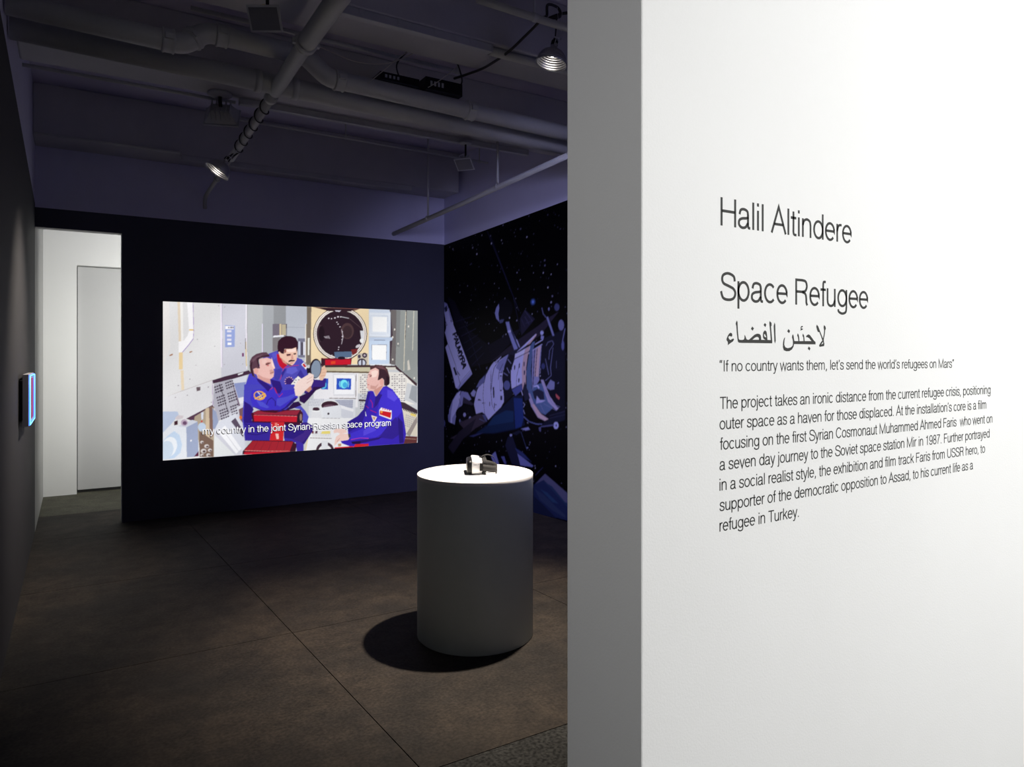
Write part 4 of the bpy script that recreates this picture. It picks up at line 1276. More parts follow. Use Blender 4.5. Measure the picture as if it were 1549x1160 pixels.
[60,36,46,386,437,390,452,396,452,393,428,403,387,397,384,387,411],
[80,80,206,414,266,448,253,477,228,465,223,431,236],
[80,80,206,512,269,565,279,600,293,606,281,565,252,529,229,512,239],
[44,30,120,583,257,606,272,615,268,571,228,535,206,512,203,553,225],
[90,86,196,488,496,512,502,512,475,497,463],
[96,94,200,565,424,606,427,618,408,588,390,559,397],
[52,44,140,535,397,553,421,559,415,538,373],
[88,72,220,1099,300,1129,290,1159,252,1139,234,1099,258],
[84,68,214,964,84,1031,127,1050,144,1070,134,1031,81,964,57],
[44,26,130,1031,261,1050,278,1070,273,1041,219,1021,201],
[40,24,120,1159,149,1189,119,1194,6,1169,3],
[246,216,206,1007,399,1031,408,1046,399,1036,371,1012,367],
[206,156,146,1002,326,1031,320,1050,334,1031,302,1002,307],
[110,74,80,1031,426,1070,428,1094,407,1070,412],
[40,22,30,1094,375,1110,365,1110,328,1094,320],
[150,140,150,67,345,67,343,65,342,63,343,63,345,63,347,65,348,67,347],
[150,140,150,117,374,116,372,115,371,113,372,112,374,113,376,115,377,116,376],
[150,140,150,55,290,54,288,53,287,51,288,50,290,51,292,53,293,54,292],
[150,140,150,106,299,105,296,104,296,102,297,101,299,102,301,104,302,105,301],
[150,140,150,197,335,197,333,195,332,193,333,192,335,193,337,195,338,197,337],
[150,140,150,211,262,210,260,208,259,207,260,206,262,207,264,208,265,210,264]]
MURAL_PICTURE = [
[22,20,34,32,1090,240,709,469,720,656,836,711,889,528,838,423,804,361,778,297,751,215,919,112,1056],
[20,19,30,86,971,423,813,469,720,256,686],
[58,56,88,121,940,282,962,281,963,120,942],
[58,56,88,149,899,301,929,300,930,148,900],
[58,56,88,176,858,321,896,320,898,175,860],
[58,56,88,203,818,340,864,339,865,202,819],
[58,56,88,230,778,359,832,357,833,229,779],
[58,56,88,257,739,378,800,376,801,255,740],
[58,56,88,283,700,397,769,395,769,281,701],
[46,46,76,179,967,239,908,242,909,182,968],
[46,46,76,213,914,263,861,266,862,216,915],
[46,46,76,246,862,288,814,291,815,249,863],
[46,46,76,279,811,312,768,315,769,282,811],
[46,46,76,311,760,336,723,339,724,314,761],
[46,46,76,343,710,360,678,363,678,346,711],
[46,40,56,454,720,656,819,829,889,898,923,989,955,855,848,738,801,528,742],
[40,40,66,419,1404,593,1125,599,1126,425,1405],
[40,40,66,592,1126,690,971,695,972,598,1127],
[34,34,58,453,1369,642,1047,647,1048,458,1369],
[34,34,58,642,1049,702,869,706,869,647,1049],
[40,38,58,711,851,816,927,738,976,697,932],
[70,70,104,736,971,796,918,798,919,739,972],
[70,70,104,744,908,798,919,797,920,744,910],
[70,70,104,710,931,737,892,739,892,712,932],
[70,70,104,736,942,770,903,772,904,739,943],
[206,206,246,1,1004,50,1021,103,923,240,718,285,654,151,566,121,575,86,655,14,800,41,819,10,882,23,911,14,960],
[150,152,200,1,1058,32,1046,86,957,77,933,41,1022,5,999],
[170,172,220,168,600,269,668,285,654,151,566,130,570],
[70,70,110,39,819,119,698,123,699,43,819],
[70,70,110,119,699,162,599,166,600,122,699],
[60,60,96,264,673,171,610,173,609,266,672],
[60,60,96,171,610,155,576,159,576,174,610],
[50,50,80,7,955,31,924,35,925,11,956],
[50,50,80,32,927,12,922,14,920,34,924],
[40,42,62,5,1024,28,1037,37,1007,14,999],
[40,42,62,95,684,112,689,138,647,121,641],
[40,42,62,66,947,95,941,96,943,68,950],
[40,42,62,140,756,158,731,162,732,145,757],
[40,42,62,135,665,162,641,167,643,140,667],
[24,24,40,92,933,279,672,283,673,96,933],
[16,16,26,638,976,633,965,625,955,614,946,601,939,587,935,571,933,556,934,541,937,528,943,517,952,508,962,503,973,502,985,503,997,509,1009,517,1019,528,1028,542,1034,557,1039,572,1040,587,1039,602,1035,615,1029,625,1020,633,1011,638,999,640,988],
[150,155,205,524,1017,502,997,491,971,502,944,528,925,521,965,528,995],
[90,95,130,528,934,572,937,557,920,532,917],
[150,155,205,582,921,611,922,635,879,694,801,660,768,600,875],
[60,62,90,611,920,625,900,691,793,684,785,628,870],
[206,206,246,597,876,625,881,628,870,604,867],
[206,206,246,671,831,696,792,700,793,675,832],
[40,42,62,305,568,377,634,469,711,656,781,738,797,738,584],
[206,206,246,317,537,329,565,353,593,400,612,412,649,454,698,484,721,528,695,543,652,572,579,568,518,543,490,499,462,431,417,408,442,377,454,321,441,301,490],
[206,206,246,400,616,412,652,454,693,521,725,607,759,572,699,554,647,557,577,377,570],
[150,152,200,521,720,607,759,579,712,554,664,528,677,499,689],
[200,200,236,465,707,546,749,543,740,469,702],
[56,56,88,541,743,481,689,485,688,545,742],
[56,56,88,482,690,466,644,471,644,486,689],
[56,56,88,467,645,455,573,460,573,471,645],
[56,56,88,523,628,530,673,526,673,519,628],
[56,56,88,529,671,563,712,560,713,526,672],
[56,56,88,456,677,452,587,456,587,459,677],
[56,56,88,452,588,463,499,467,499,455,588],
[56,56,88,463,499,490,465,493,466,466,500],
[40,42,62,472,590,484,591,487,536,476,533],
[70,70,110,391,608,383,540,386,540,394,608],
[70,70,110,383,540,399,441,402,442,386,540],
[56,56,88,341,522,359,523,359,518,341,518],
[56,56,88,337,517,369,519,369,515,337,514],
[56,56,88,442,511,448,512,448,490,442,489],
[56,56,88,484,500,506,502,506,498,484,497],
[56,56,88,484,509,490,509,490,483,484,483],
[56,56,88,377,504,408,505,408,502,377,500],
[56,56,88,535,651,550,652,550,573,535,573],
[56,56,88,539,547,554,548,554,526,539,525],
[56,56,88,528,669,557,669,557,664,528,663],
[206,206,246,537,647,549,647,549,578,537,577],
[170,172,215,269,549,297,570,321,560,305,532,281,535],
[120,124,170,321,583,353,620,400,648,400,617,353,588],
[24,24,40,572,690,621,759,656,751,635,700,625,648,628,580,557,577],
[24,24,40,561,678,628,679,628,594,642,556,572,514,561,591],
[100,106,156,620,604,619,599,617,594,614,589,610,585,605,582,599,580,593,579,587,580,581,581,576,584,572,588,569,592,567,597,566,602,567,608,569,613,572,617,576,621,581,624,587,626,593,627,599,626,605,625,610,622,614,618,617,614,619,609],
[150,152,200,598,733,627,711,631,713,602,735],
[150,152,200,590,690,613,664,617,665,595,692],
[150,152,200,566,663,600,650,602,653,569,666],
[206,206,246,660,759,781,800,778,780,738,767,724,734,711,650,718,617,632,589,625,640,635,691,656,734],
[206,206,246,625,679,714,680,719,618,635,587,628,628],
[225,225,250,663,761,738,784,731,759,656,738],
[214,184,186,741,784,778,800,771,776,761,751,748,693,745,584,718,583,714,692,728,751],
[214,184,186,714,680,748,681,738,631,728,593,718,618],
[56,56,88,650,732,783,774,781,777,647,735],
[70,70,110,696,718,672,649,675,649,699,717],
[70,70,110,672,650,669,598,671,598,675,650],
[56,56,88,691,713,700,713,697,692,691,692],
[56,56,88,687,641,697,641,694,620,687,620],
[56,56,88,731,680,741,680,738,659,731,659],
[56,56,88,653,704,663,704,660,683,653,683],
[56,56,88,728,722,737,722,735,701,728,701],
[206,206,246,670,768,823,857,829,851,778,813,691,776],
[214,184,186,745,801,826,855,829,851,778,809],
[90,112,150,781,800,797,817,816,820,794,751,781,652,787,586,751,585,754,693],
[90,112,150,748,681,784,681,791,632,794,575,771,553,754,619],
[150,150,190,797,780,867,807,861,751,845,653,861,589,797,586,791,652],
[214,184,186,826,787,861,799,848,735,842,653,810,652,816,734],
[40,42,66,811,780,798,611,803,611,816,780],
[40,42,66,830,788,814,652,819,652,835,788],
[40,42,66,865,808,849,653,854,653,870,808],
[206,206,246,797,776,869,805,867,807,795,778],
[206,206,246,865,805,876,798,879,800,868,807],
[206,206,246,875,800,853,669,856,669,879,799],
[206,206,246,817,804,876,826,873,829,814,807],
[22,24,38,874,831,1030,875,1030,595,874,589,855,654,861,735],
[18,20,34,861,683,1030,685,1030,468,898,451,804,510,791,579,855,642],
[110,112,150,900,798,913,815,909,816,896,799],
[110,112,150,911,813,943,821,941,823,909,816],
[110,112,150,939,822,952,805,955,806,943,823],
[110,112,150,952,807,921,775,924,774,955,806],
[110,112,150,921,775,915,734,919,734,925,775],
[110,112,150,946,791,927,695,931,694,949,791],
[110,112,150,927,695,933,659,937,659,931,696],
[110,112,150,935,661,890,635,893,633,937,659],
[110,112,150,890,739,915,662,919,663,894,739],
[110,112,150,970,728,970,695,973,695,973,728],
[60,66,110,890,703,890,699,889,697,887,694,885,692,883,690,880,689,877,689,874,689,871,690,868,692,866,694,864,696,863,699,863,702,863,705,864,708,866,711,868,713,871,715,874,716,877,716,880,716,883,715,885,713,887,711,889,708,890,706],
[70,74,110,992,974,992,971,990,967,988,964,985,962,982,960,978,959,974,959,970,959,967,961,963,963,960,966,958,969,957,972,956,976,957,980,958,983,960,986,963,989,967,991,970,992,974,992,978,991,982,990,985,987,988,985,990,981,992,978],
[110,112,150,1024,891,1023,885,1022,880,1019,876,1016,872,1013,869,1008,868,1004,867,999,868,995,870,991,873,988,877,986,882,984,887,984,892,984,898,986,903,988,907,991,911,995,914,999,915,1004,916,1008,915,1013,913,1016,910,1019,906,1022,901,1023,896],
[180,184,225,880,860,879,857,879,855,877,854,875,852,873,851,870,850,867,850,864,850,862,851,859,852,857,854,856,856,855,858,855,860,855,862,856,864,857,866,859,868,862,869,864,869,867,870,870,869,873,868,875,867,877,866,879,864,879,862],
[150,152,200,861,848,883,843,877,827,858,832],
[120,124,170,865,977,875,948,879,948,869,978],
[120,124,170,875,948,897,930,900,932,878,949],
[120,124,170,924,969,923,968,923,966,922,965,922,964,920,963,919,962,918,962,917,963,916,963,915,964,914,965,913,967,913,968,913,970,913,971,913,973,914,974,915,975,916,976,917,977,918,977,919,976,920,976,922,975,922,974,923,972,923,971],
[130,134,180,899,931,945,843,957,845,911,934],
[110,112,150,1028,876,1010,817,1015,816,1033,875],
[90,94,140,1025,797,1025,793,1024,788,1023,784,1021,781,1020,778,1018,777,1016,776,1014,777,1012,778,1010,781,1008,784,1007,788,1006,793,1006,798,1006,802,1007,807,1008,811,1010,814,1012,817,1014,818,1016,819,1018,818,1020,817,1021,814,1023,811,1024,807,1025,802],
[130,132,170,898,603,929,640,959,629,956,597,929,592],
[120,120,160,974,622,989,632,989,626],
[190,90,90,965,578,995,559,989,549,968,562],
[176,166,196,754,569,778,570,810,518,861,476,914,456,886,446,836,458,787,509],
[214,184,186,791,517,810,520,861,476,914,455,889,446,836,460],
[90,112,150,778,570,794,579,810,612,867,622,905,563,947,510,892,474,861,480,810,522],
[40,42,62,797,579,836,595,880,582,886,546,829,539,810,547],
[180,180,220,829,560,855,541,898,543,867,531,823,523],
[176,166,196,858,638,877,639,923,564,977,515,989,512,971,499,911,536],
[206,206,246,809,601,839,606,836,613,807,607],
[206,206,246,830,609,842,594,851,598,839,612],
[130,136,170,890,591,940,528,943,529,894,592],
[130,136,170,940,528,995,515,996,517,941,530],
[130,136,170,853,520,885,481,888,482,856,522],
[130,136,170,878,525,971,498,973,500,880,527],
[24,28,46,892,442,1030,507,1030,460,929,429,855,423],
[60,60,86,923,471,1031,498,1030,500,922,473],
[60,60,86,923,459,1031,483,1030,484,922,461],
[180,182,220,986,431,986,428,984,424,982,421,979,418,976,416,972,414,968,413,964,414,961,414,957,416,954,419,952,422,951,425,950,429,951,432,952,436,954,439,957,442,961,444,964,446,968,447,972,447,976,446,979,444,982,441,984,438,986,435],
[60,60,90,975,431,975,429,974,428,974,427,973,426,972,425,971,425,970,425,969,425,968,425,967,426,966,426,966,427,965,429,965,430,965,431,966,432,966,433,967,434,968,435,969,435,970,436,971,436,972,435,973,435,974,434,974,433,975,432],
[90,92,130,860,413,956,428,954,434,859,418],
[150,152,200,708,393,764,406,778,395,745,388],
[90,92,130,842,410,861,416,861,391,848,394],
[110,120,170,725,454,770,431,774,434,729,457],
[110,120,170,769,432,829,423,831,427,771,435],
[110,120,170,828,423,868,427,868,430,828,427],
[160,165,205,719,525,737,513,740,515,722,527],
[160,165,205,736,515,725,501,730,500,740,514],
[160,165,205,722,488,736,467,740,468,726,490],
[88,96,160,635,581,711,613,721,586,663,552],
[40,42,62,721,586,738,627,758,586,778,545,738,531],
[206,206,246,708,580,719,558,724,559,713,581],
[22,32,60,649,552,721,559,728,447,738,414,670,388,484,350,313,336,423,390,484,447,557,491],
[30,58,96,484,439,586,476,649,475,649,424,528,389,423,385],
[36,58,120,649,543,718,542,728,447,711,404,663,391],
[24,44,76,423,385,649,424,656,391,484,355,321,339],
[150,152,200,86,498,130,543,164,558,240,552,277,517,256,509,198,527,190,484,143,444,121,404,112,368,46,380,55,448],
[206,206,246,95,503,138,543,168,556,164,507,130,448,86,402,86,373,64,376,77,440],
[60,54,72,198,527,297,495,289,485,190,494],
[50,50,80,174,560,160,534,167,534,180,559],
[50,50,80,153,516,171,483,175,483,157,516],
[12,12,20,305,440,303,430,296,420,286,410,272,402,254,395,235,390,215,388,194,387,174,389,157,394,142,400,130,408,123,418,121,428,123,439,130,449,142,459,157,468,174,474,194,479,215,481,235,481,254,479,272,474,286,468,296,460,303,450],
[170,170,215,224,430,224,428,223,425,221,423,219,421,216,420,214,419,211,418,208,418,205,419,202,420,200,422,198,424,197,426,197,429,197,431,198,433,200,436,202,438,205,439,208,440,211,441,214,441,216,440,219,439,221,437,223,435,224,433],
[170,170,215,276,415,276,413,275,411,273,409,272,408,269,407,267,406,264,405,262,405,259,406,257,407,255,408,254,410,253,412,253,414,253,416,254,418,255,420,257,421,259,422,262,423,264,424,267,424,269,423,272,422,273,421,275,419,276,417],
[120,124,170,171,394,171,392,170,390,169,388,168,386,167,385,166,384,164,384,162,384,161,385,160,386,159,387,158,389,157,391,157,393,157,395,158,397,159,399,160,400,161,402,162,402,164,403,166,403,167,402,168,401,169,400,170,398,171,396],
[140,142,190,41,418,64,429,68,382,46,380],
[90,94,140,14,368,14,364,12,359,10,355,7,352,4,350,0,348,-4,347,-8,347,-12,348,-15,350,-18,353,-21,357,-22,361,-22,365,-22,370,-21,374,-18,378,-15,381,-12,384,-8,385,-4,386,0,386,4,385,7,383,10,380,12,376,14,372],
[70,60,72,155,379,345,443,408,442,423,408,313,363,198,297,59,285,215,346],
[44,40,52,41,235,155,331,321,418,264,331,198,297,95,202],
[110,120,160,351,415,400,405,402,407,353,418],
[90,96,140,377,440,408,442,423,408,408,407],
[60,66,110,256,317,337,338,392,347,297,316],
[34,36,58,579,298,600,343,635,355,670,299,711,211,635,210],
[30,34,54,635,364,691,385,711,379,670,358],
[170,174,215,637,356,637,355,636,353,635,352,633,351,631,350,629,350,627,349,625,349,623,349,621,350,619,351,618,352,617,353,617,354,617,356,618,357,619,358,621,359,623,360,625,361,627,361,629,361,631,361,633,360,635,360,636,359,637,357],
[70,80,120,706,378,753,294,756,295,709,379],
[130,136,180,764,307,764,306,764,305,763,304,762,304,761,303,759,303,758,303,756,302,755,303,754,303,753,303,752,304,751,304,751,305,751,306,752,307,753,307,754,308,755,309,756,309,758,309,759,309,761,309,762,309,763,308,764,308,764,307],
[120,124,180,678,270,735,249,805,223,792,216,703,214],
[50,60,110,659,295,721,279,785,242,728,253,678,274],
[130,134,190,454,232,495,259,528,197,484,192],
[90,94,150,543,238,572,243,590,205,572,207],
[60,62,100,820,180,875,224,873,225,818,181],
[38,48,84,805,131,890,197,1034,135,1130,97,1130,8,1034,6,805,-5],
[90,90,118,819,139,890,197,1034,135,1130,97,1130,65,1028,88,945,134,880,167],
[42,60,92,880,159,945,126,1034,73,1130,40,1130,65,1028,88,939,146],
[30,36,62,809,79,880,47,958,9,1034,6,805,-3],
[50,62,92,812,114,880,98,958,60,1034,27,1034,15,945,33,853,68],
[46,70,104,853,120,906,111,984,73,945,71]]
WALL_TEXT = [('heading_line', 'Halil Altindere', 1.2292, 1.7207, 1.793, 0.0635), ('heading_line', 'Space Refugee', 1.2275, 1.794, 1.6254, 0.0634), ('quote_line', '“If no country wants them, let’s send the world’s refugees on Mars”', 1.226, 2.2318, 1.4653, 0.0253), ('text_line', 'The project takes an ironic distance from the current refugee crisis, positioning', 1.2258, 2.4532, 1.381, 0.0272), ('text_line', 'outer space as a haven for those displaced. At the installation’s core is a film', 1.2258, 2.4256, 1.3352, 0.0272), ('text_line', 'focusing on the first Syrian Cosmonaut Muhammed Ahmed Faris  who went on', 1.2258, 2.4651, 1.2895, 0.0272), ('text_line', 'a seven day journey to the Soviet space station Mir in 1987. Further portrayed', 1.2258, 2.4469, 1.2438, 0.0272), ('text_line', 'in a social realist style, the exhibition and film track Faris from USSR hero, to', 1.2258, 2.4189, 1.1981, 0.0272), ('text_line', 'supporter of the democratic opposition to Assad, to his current life as a', 1.2258, 2.3455, 1.1524, 0.0272), ('text_line', 'refugee in Turkey.', 1.2258, 1.5042, 1.1067, 0.0272)]
ARABIC = [('hamza',[[(1.2527,1.5247),(1.2576,1.5276),(1.2696,1.5336),(1.2727,1.538),(1.271,1.5399),(1.2668,1.5389),(1.2626,1.5366),(1.259,1.5368),(1.2555,1.5397),(1.2541,1.5426),(1.2569,1.5455),(1.2626,1.5446),(1.2657,1.5442),(1.2671,1.5476),(1.2661,1.551),(1.2619,1.553),(1.2569,1.5508),(1.2527,1.5459),(1.2486,1.5391),(1.2486,1.5358),(1.252,1.5329),(1.2534,1.5295)]]),('word',[[(1.2827,1.581),(1.2845,1.5766),(1.2855,1.5591),(1.2881,1.5396),(1.291,1.5372),(1.2996,1.537),(1.3061,1.5379),(1.3083,1.5419),(1.3083,1.5468),(1.3093,1.5486),(1.3112,1.5453),(1.3148,1.539),(1.3199,1.5374),(1.3243,1.5381),(1.3316,1.5427),(1.342,1.5493),(1.3509,1.5522),(1.3583,1.552),(1.3636,1.5491),(1.3655,1.5436),(1.3658,1.5381),(1.3817,1.5381),(1.3767,1.5398),(1.3734,1.5422),(1.3722,1.5477),(1.3734,1.5558),(1.3772,1.5597),(1.381,1.5601),(1.3848,1.557),(1.3867,1.549),(1.3878,1.5382),(1.4001,1.5378),(1.3985,1.5562),(1.395,1.5784),(1.3962,1.5826),(1.4024,1.5786),(1.4027,1.5725),(1.4008,1.5699),(1.4031,1.5512),(1.4051,1.5351),(1.4047,1.5303),(1.3583,1.5303),(1.3141,1.5303),(1.2996,1.5302),(1.2895,1.5307),(1.286,1.5333),(1.2831,1.5493),(1.281,1.5687),(1.2788,1.5736),(1.2795,1.5765)],[(1.3756,1.5508),(1.3779,1.5523),(1.381,1.5499),(1.384,1.5444),(1.3802,1.5443),(1.3764,1.5463)],[(1.3353,1.5378),(1.3434,1.5428),(1.3509,1.5449),(1.3561,1.544),(1.3583,1.541),(1.358,1.538)]]),('dot',[[(1.3346,1.5685),(1.3402,1.5646),(1.3363,1.5589),(1.3304,1.5631)]]),('dot',[[(1.3787,1.5778),(1.384,1.5741),(1.3807,1.5685),(1.3746,1.5729)]]),('alif',[[(1.4139,1.5794),(1.416,1.5748),(1.4167,1.5515),(1.4178,1.5372),(1.4155,1.5304),(1.4135,1.5352),(1.4124,1.5514),(1.4108,1.5717)]]),('word',[[(1.4523,1.5448),(1.4499,1.5376),(1.4491,1.5273),(1.4531,1.5212),(1.4618,1.519),(1.473,1.5208),(1.4803,1.5245),(1.4824,1.5297),(1.4819,1.538),(1.4787,1.5452),(1.4792,1.5494),(1.4819,1.553),(1.4843,1.5484),(1.486,1.5401),(1.4876,1.5365),(1.5031,1.5367),(1.5014,1.5455),(1.4982,1.5507),(1.5006,1.5557),(1.5039,1.5513),(1.5055,1.5456),(1.5063,1.5367),(1.5228,1.5369),(1.522,1.5458),(1.5187,1.55),(1.5204,1.5552),(1.524,1.5511),(1.5257,1.5448),(1.5262,1.5369),(1.5538,1.5372),(1.5454,1.544),(1.537,1.5469),(1.532,1.5465),(1.5345,1.5507),(1.5412,1.5537),(1.5471,1.552),(1.5555,1.5452),(1.564,1.5379),(1.5694,1.5353),(1.5694,1.5292),(1.522,1.5292),(1.486,1.5292),(1.4835,1.5224),(1.4779,1.5162),(1.4682,1.512),(1.457,1.5117),(1.4483,1.514),(1.4447,1.5211),(1.4447,1.5293),(1.4467,1.5386),(1.4499,1.5438)]]),('dot',[[(1.465,1.5651),(1.4709,1.5608),(1.4674,1.5556),(1.4605,1.5596)]]),('dot',[[(1.5434,1.5237),(1.5491,1.5192),(1.5462,1.5139),(1.5393,1.5181)]]),('hamza',[[(1.5096,1.5626),(1.5154,1.5637),(1.52,1.5657),(1.5195,1.5676),(1.5154,1.5675),(1.5137,1.5693),(1.5157,1.5709),(1.519,1.5707),(1.5194,1.5736),(1.5162,1.5742),(1.5129,1.5724),(1.5113,1.5692),(1.5124,1.5656)]]),('word',[[(1.575,1.5783),(1.5802,1.5744),(1.5862,1.5649),(1.5983,1.5458),(1.5997,1.5437),(1.6035,1.5545),(1.6049,1.5653),(1.6026,1.5727),(1.6044,1.5779),(1.6096,1.5745),(1.6115,1.5697),(1.6084,1.5648),(1.607,1.5545),(1.6026,1.5415),(1.6032,1.5372),(1.6052,1.5308),(1.6039,1.5252),(1.5862,1.5231),(1.5845,1.5269),(1.5896,1.5328),(1.5974,1.5393),(1.5931,1.5479),(1.5853,1.5601),(1.5802,1.56),(1.5759,1.5658),(1.573,1.5737)],[(1.5922,1.5288),(1.6,1.5367),(1.6009,1.5313)]])]
MURAL_LETTERING = [[0.1752, 1.7461], [0.3824, 1.3564], [0.2591, 1.7696]]


# ------------------------------------------------------------------ lettering: single-line skeletons given a stroke width
def arc(cx, cy, rx, ry, a0, a1, n=12):
    return [(cx + rx * math.cos(math.radians(a0 + (a1 - a0) * i / n)), cy + ry * math.sin(math.radians(a0 + (a1 - a0) * i / n))) for i in range(n + 1)]


def cu(*p):
    return [(v.x, v.y) for v in spline([(a, b, 0) for a, b in p], 6)]


def li(*p):
    return list(p)


dotp = lambda x, y, r=.012: [(x - r, y), (x + r, y)]
G = {
    ' ': (.36, []),
    'H': (.99, [li((.13, 0), (.13, 1)), li((.86, 0), (.86, 1)), li((.13, .53), (.86, .53))]),
    'A': (.90, [li((.03, 0), (.45, 1), (.87, 0)), li((.17, .34), (.73, .34))]),
    'S': (.88, [cu((.80, .70), (.74, .88), (.45, .97), (.19, .90), (.13, .74), (.22, .60), (.48, .52), (.73, .43), (.83, .27), (.73, .09), (.46, .03), (.18, .09), (.07, .32))]),
    'R': (.93, [li((.13, 0), (.13, .96), (.52, .96)), cu((.50, .96), (.72, .92), (.80, .74), (.71, .56), (.50, .51)), li((.52, .51), (.13, .51)), cu((.52, .50), (.70, .44), (.76, .28), (.77, .10), (.83, 0))]),
    'I': (.34, [li((.17, 0), (.17, 1))]),
    'T': (.78, [li((.02, .96), (.76, .96)), li((.39, .96), (.39, 0))]),
    'M': (1.18, [li((.13, 0), (.13, .98), (.59, .06), (1.05, .98), (1.05, 0))]),
    'C': (.97, [arc(.50, .5, .41, .465, 35, 325, 20)]),
    'F': (.78, [li((.13, 0), (.13, .96), (.72, .96)), li((.13, .52), (.64, .52))]),
    'U': (.96, [[(.12, 1)] + arc(.48, .36, .36, .33, 180, 360, 12) + [(.84, 1)]]),
    'a': (.74, [cu((.11, .50), (.18, .66), (.36, .70), (.54, .64), (.58, .50)), li((.58, .52), (.58, .14)), cu((.58, .14), (.61, .05), (.70, .04)),
                cu((.58, .44), (.50, .39), (.26, .36), (.10, .28), (.09, .12), (.24, .03), (.44, .06), (.58, .22))]),
    'b': (.79, [li((.12, 0), (.12, 1)), arc(.40, .365, .285, .33, 0, 360, 22)]),
    'c': (.72, [arc(.37, .365, .29, .33, 42, 318, 18)]),
    'd': (.79, [li((.67, 0), (.67, 1)), arc(.385, .365, .285, .33, 0, 360, 22)]),
    'e': (.74, [[(.09, .385), (.65, .385)] + arc(.37, .375, .285, .32, 0, 180, 12) + arc(.37, .365, .285, .33, 180, 318, 12)]),
    'f': (.36, [cu((.36, .97), (.22, .96), (.19, .82)) + [(.19, 0)], li((.02, .66), (.36, .66))]),
    'g': (.79, [[(.67, .72), (.67, .0)] + cu((.67, .02), (.62, -.18), (.38, -.25), (.14, -.18), (.11, -.08)), arc(.385, .375, .285, .32, 0, 360, 22)]),
    'h': (.74, [li((.12, 0), (.12, 1)), cu((.12, .45), (.20, .63), (.38, .70), (.56, .63), (.61, .47)) + [(.61, 0)]]),
    'i': (.27, [li((.135, 0), (.135, .73)), li((.135, .88), (.135, 1))]),
    'j': (.27, [[(.135, .73), (.135, -.12)] + cu((.135, -.12), (.10, -.24), (-.02, -.25)), li((.135, .88), (.135, 1))]),
    'k': (.68, [li((.12, 0), (.12, 1)), li((.60, .72), (.12, .28)), li((.28, .43), (.64, 0))]),
    'l': (.27, [li((.135, 0), (.135, 1))]),
    'm': (1.14, [li((.12, 0), (.12, .72)), cu((.12, .48), (.20, .64), (.35, .70), (.50, .64), (.545, .48)) + [(.545, 0)], cu((.545, .48), (.62, .64), (.78, .70), (.93, .64), (.975, .48)) + [(.975, 0)]]),
    'n': (.74, [li((.12, 0), (.12, .72)), cu((.12, .45), (.20, .63), (.38, .70), (.56, .63), (.61, .47)) + [(.61, 0)]]),
    'o': (.76, [arc(.38, .365, .30, .33, 0, 360, 22)]),
    'p': (.79, [li((.12, -.27), (.12, .72)), arc(.40, .365, .285, .33, 0, 360, 22)]),
    'r': (.43, [li((.12, 0), (.12, .72)), cu((.12, .42), (.18, .60), (.28, .68), (.42, .69))]),
    's': (.66, [cu((.56, .52), (.52, .65), (.33, .70), (.15, .65), (.11, .52), (.20, .42), (.36, .37), (.52, .30), (.57, .19), (.49, .06), (.31, .03), (.13, .08), (.07, .22))]),
    't': (.38, [cu((.18, .92), (.18, .6), (.18, .3), (.18, .12), (.23, .04), (.36, .03)), li((.02, .68), (.35, .68))]),
    'u': (.74, [li((.61, 0), (.61, .73)), [(.12, .73)] + cu((.12, .26), (.17, .10), (.34, .03), (.52, .10), (.61, .28))]),
    'v': (.64, [li((.04, .73), (.32, .02), (.60, .73))]),
    'w': (.98, [li((.04, .73), (.26, .02), (.49, .71), (.72, .02), (.94, .73))]),
    'x': (.64, [li((.05, .73), (.59, 0)), li((.59, .73), (.05, 0))]),
    'y': (.64, [li((.04, .73), (.33, .02)), cu((.60, .73), (.42, .25), (.30, -.10), (.20, -.24), (.06, -.24))]),
    '.': (.34, [li((.17, -.005), (.17, .11))]),
    ',': (.34, [cu((.17, .11), (.17, 0), (.10, -.14))]),
    '-': (.45, [li((.06, .35), (.39, .35))]),
    "'": (.27, [cu((.16, 1), (.16, .90), (.09, .76))]),
    '<': (.48, [cu((.20, 1), (.13, .90), (.14, .76)), cu((.38, 1), (.31, .90), (.32, .76))]),
    '>': (.48, [cu((.16, 1), (.16, .90), (.09, .76)), cu((.34, 1), (.34, .90), (.27, .76))]),
    '1': (.76, [li((.44, 0), (.44, 1)), cu((.44, .98), (.38, .85), (.18, .79))]),
    '9': (.76, [arc(.38, .66, .28, .30, 0, 360, 20), cu((.66, .66), (.64, .30), (.54, .08), (.34, .03), (.16, .09), (.11, .22))]),
    '8': (.76, [arc(.38, .73, .235, .23, 0, 360, 18), arc(.38, .27, .29, .24, 0, 360, 18)]),
    '7': (.76, [li((.08, .95), (.66, .95)), cu((.66, .95), (.42, .60), (.30, .28), (.27, 0))]),
    'G': (1.0, [arc(.50, .5, .41, .465, 35, 300, 20), li((.55, .46), (.88, .46), (.88, 0))]),
    'V': (.86, [li((.03, 1), (.43, .02), (.83, 1))]),
    'P': (.86, [li((.13, 0), (.13, .96), (.5, .96)), cu((.50, .96), (.72, .92), (.79, .73), (.70, .53), (.50, .48)), li((.52, .48), (.13, .48))]),
    'L': (.72, [li((.13, 1), (.13, .04), (.68, .04))]),
    'Y': (.86, [li((.03, 1), (.43, .44), (.83, 1)), li((.43, .44), (.43, 0))]),
}


def text_width(s):
    return sum(G[c][0] for c in s)


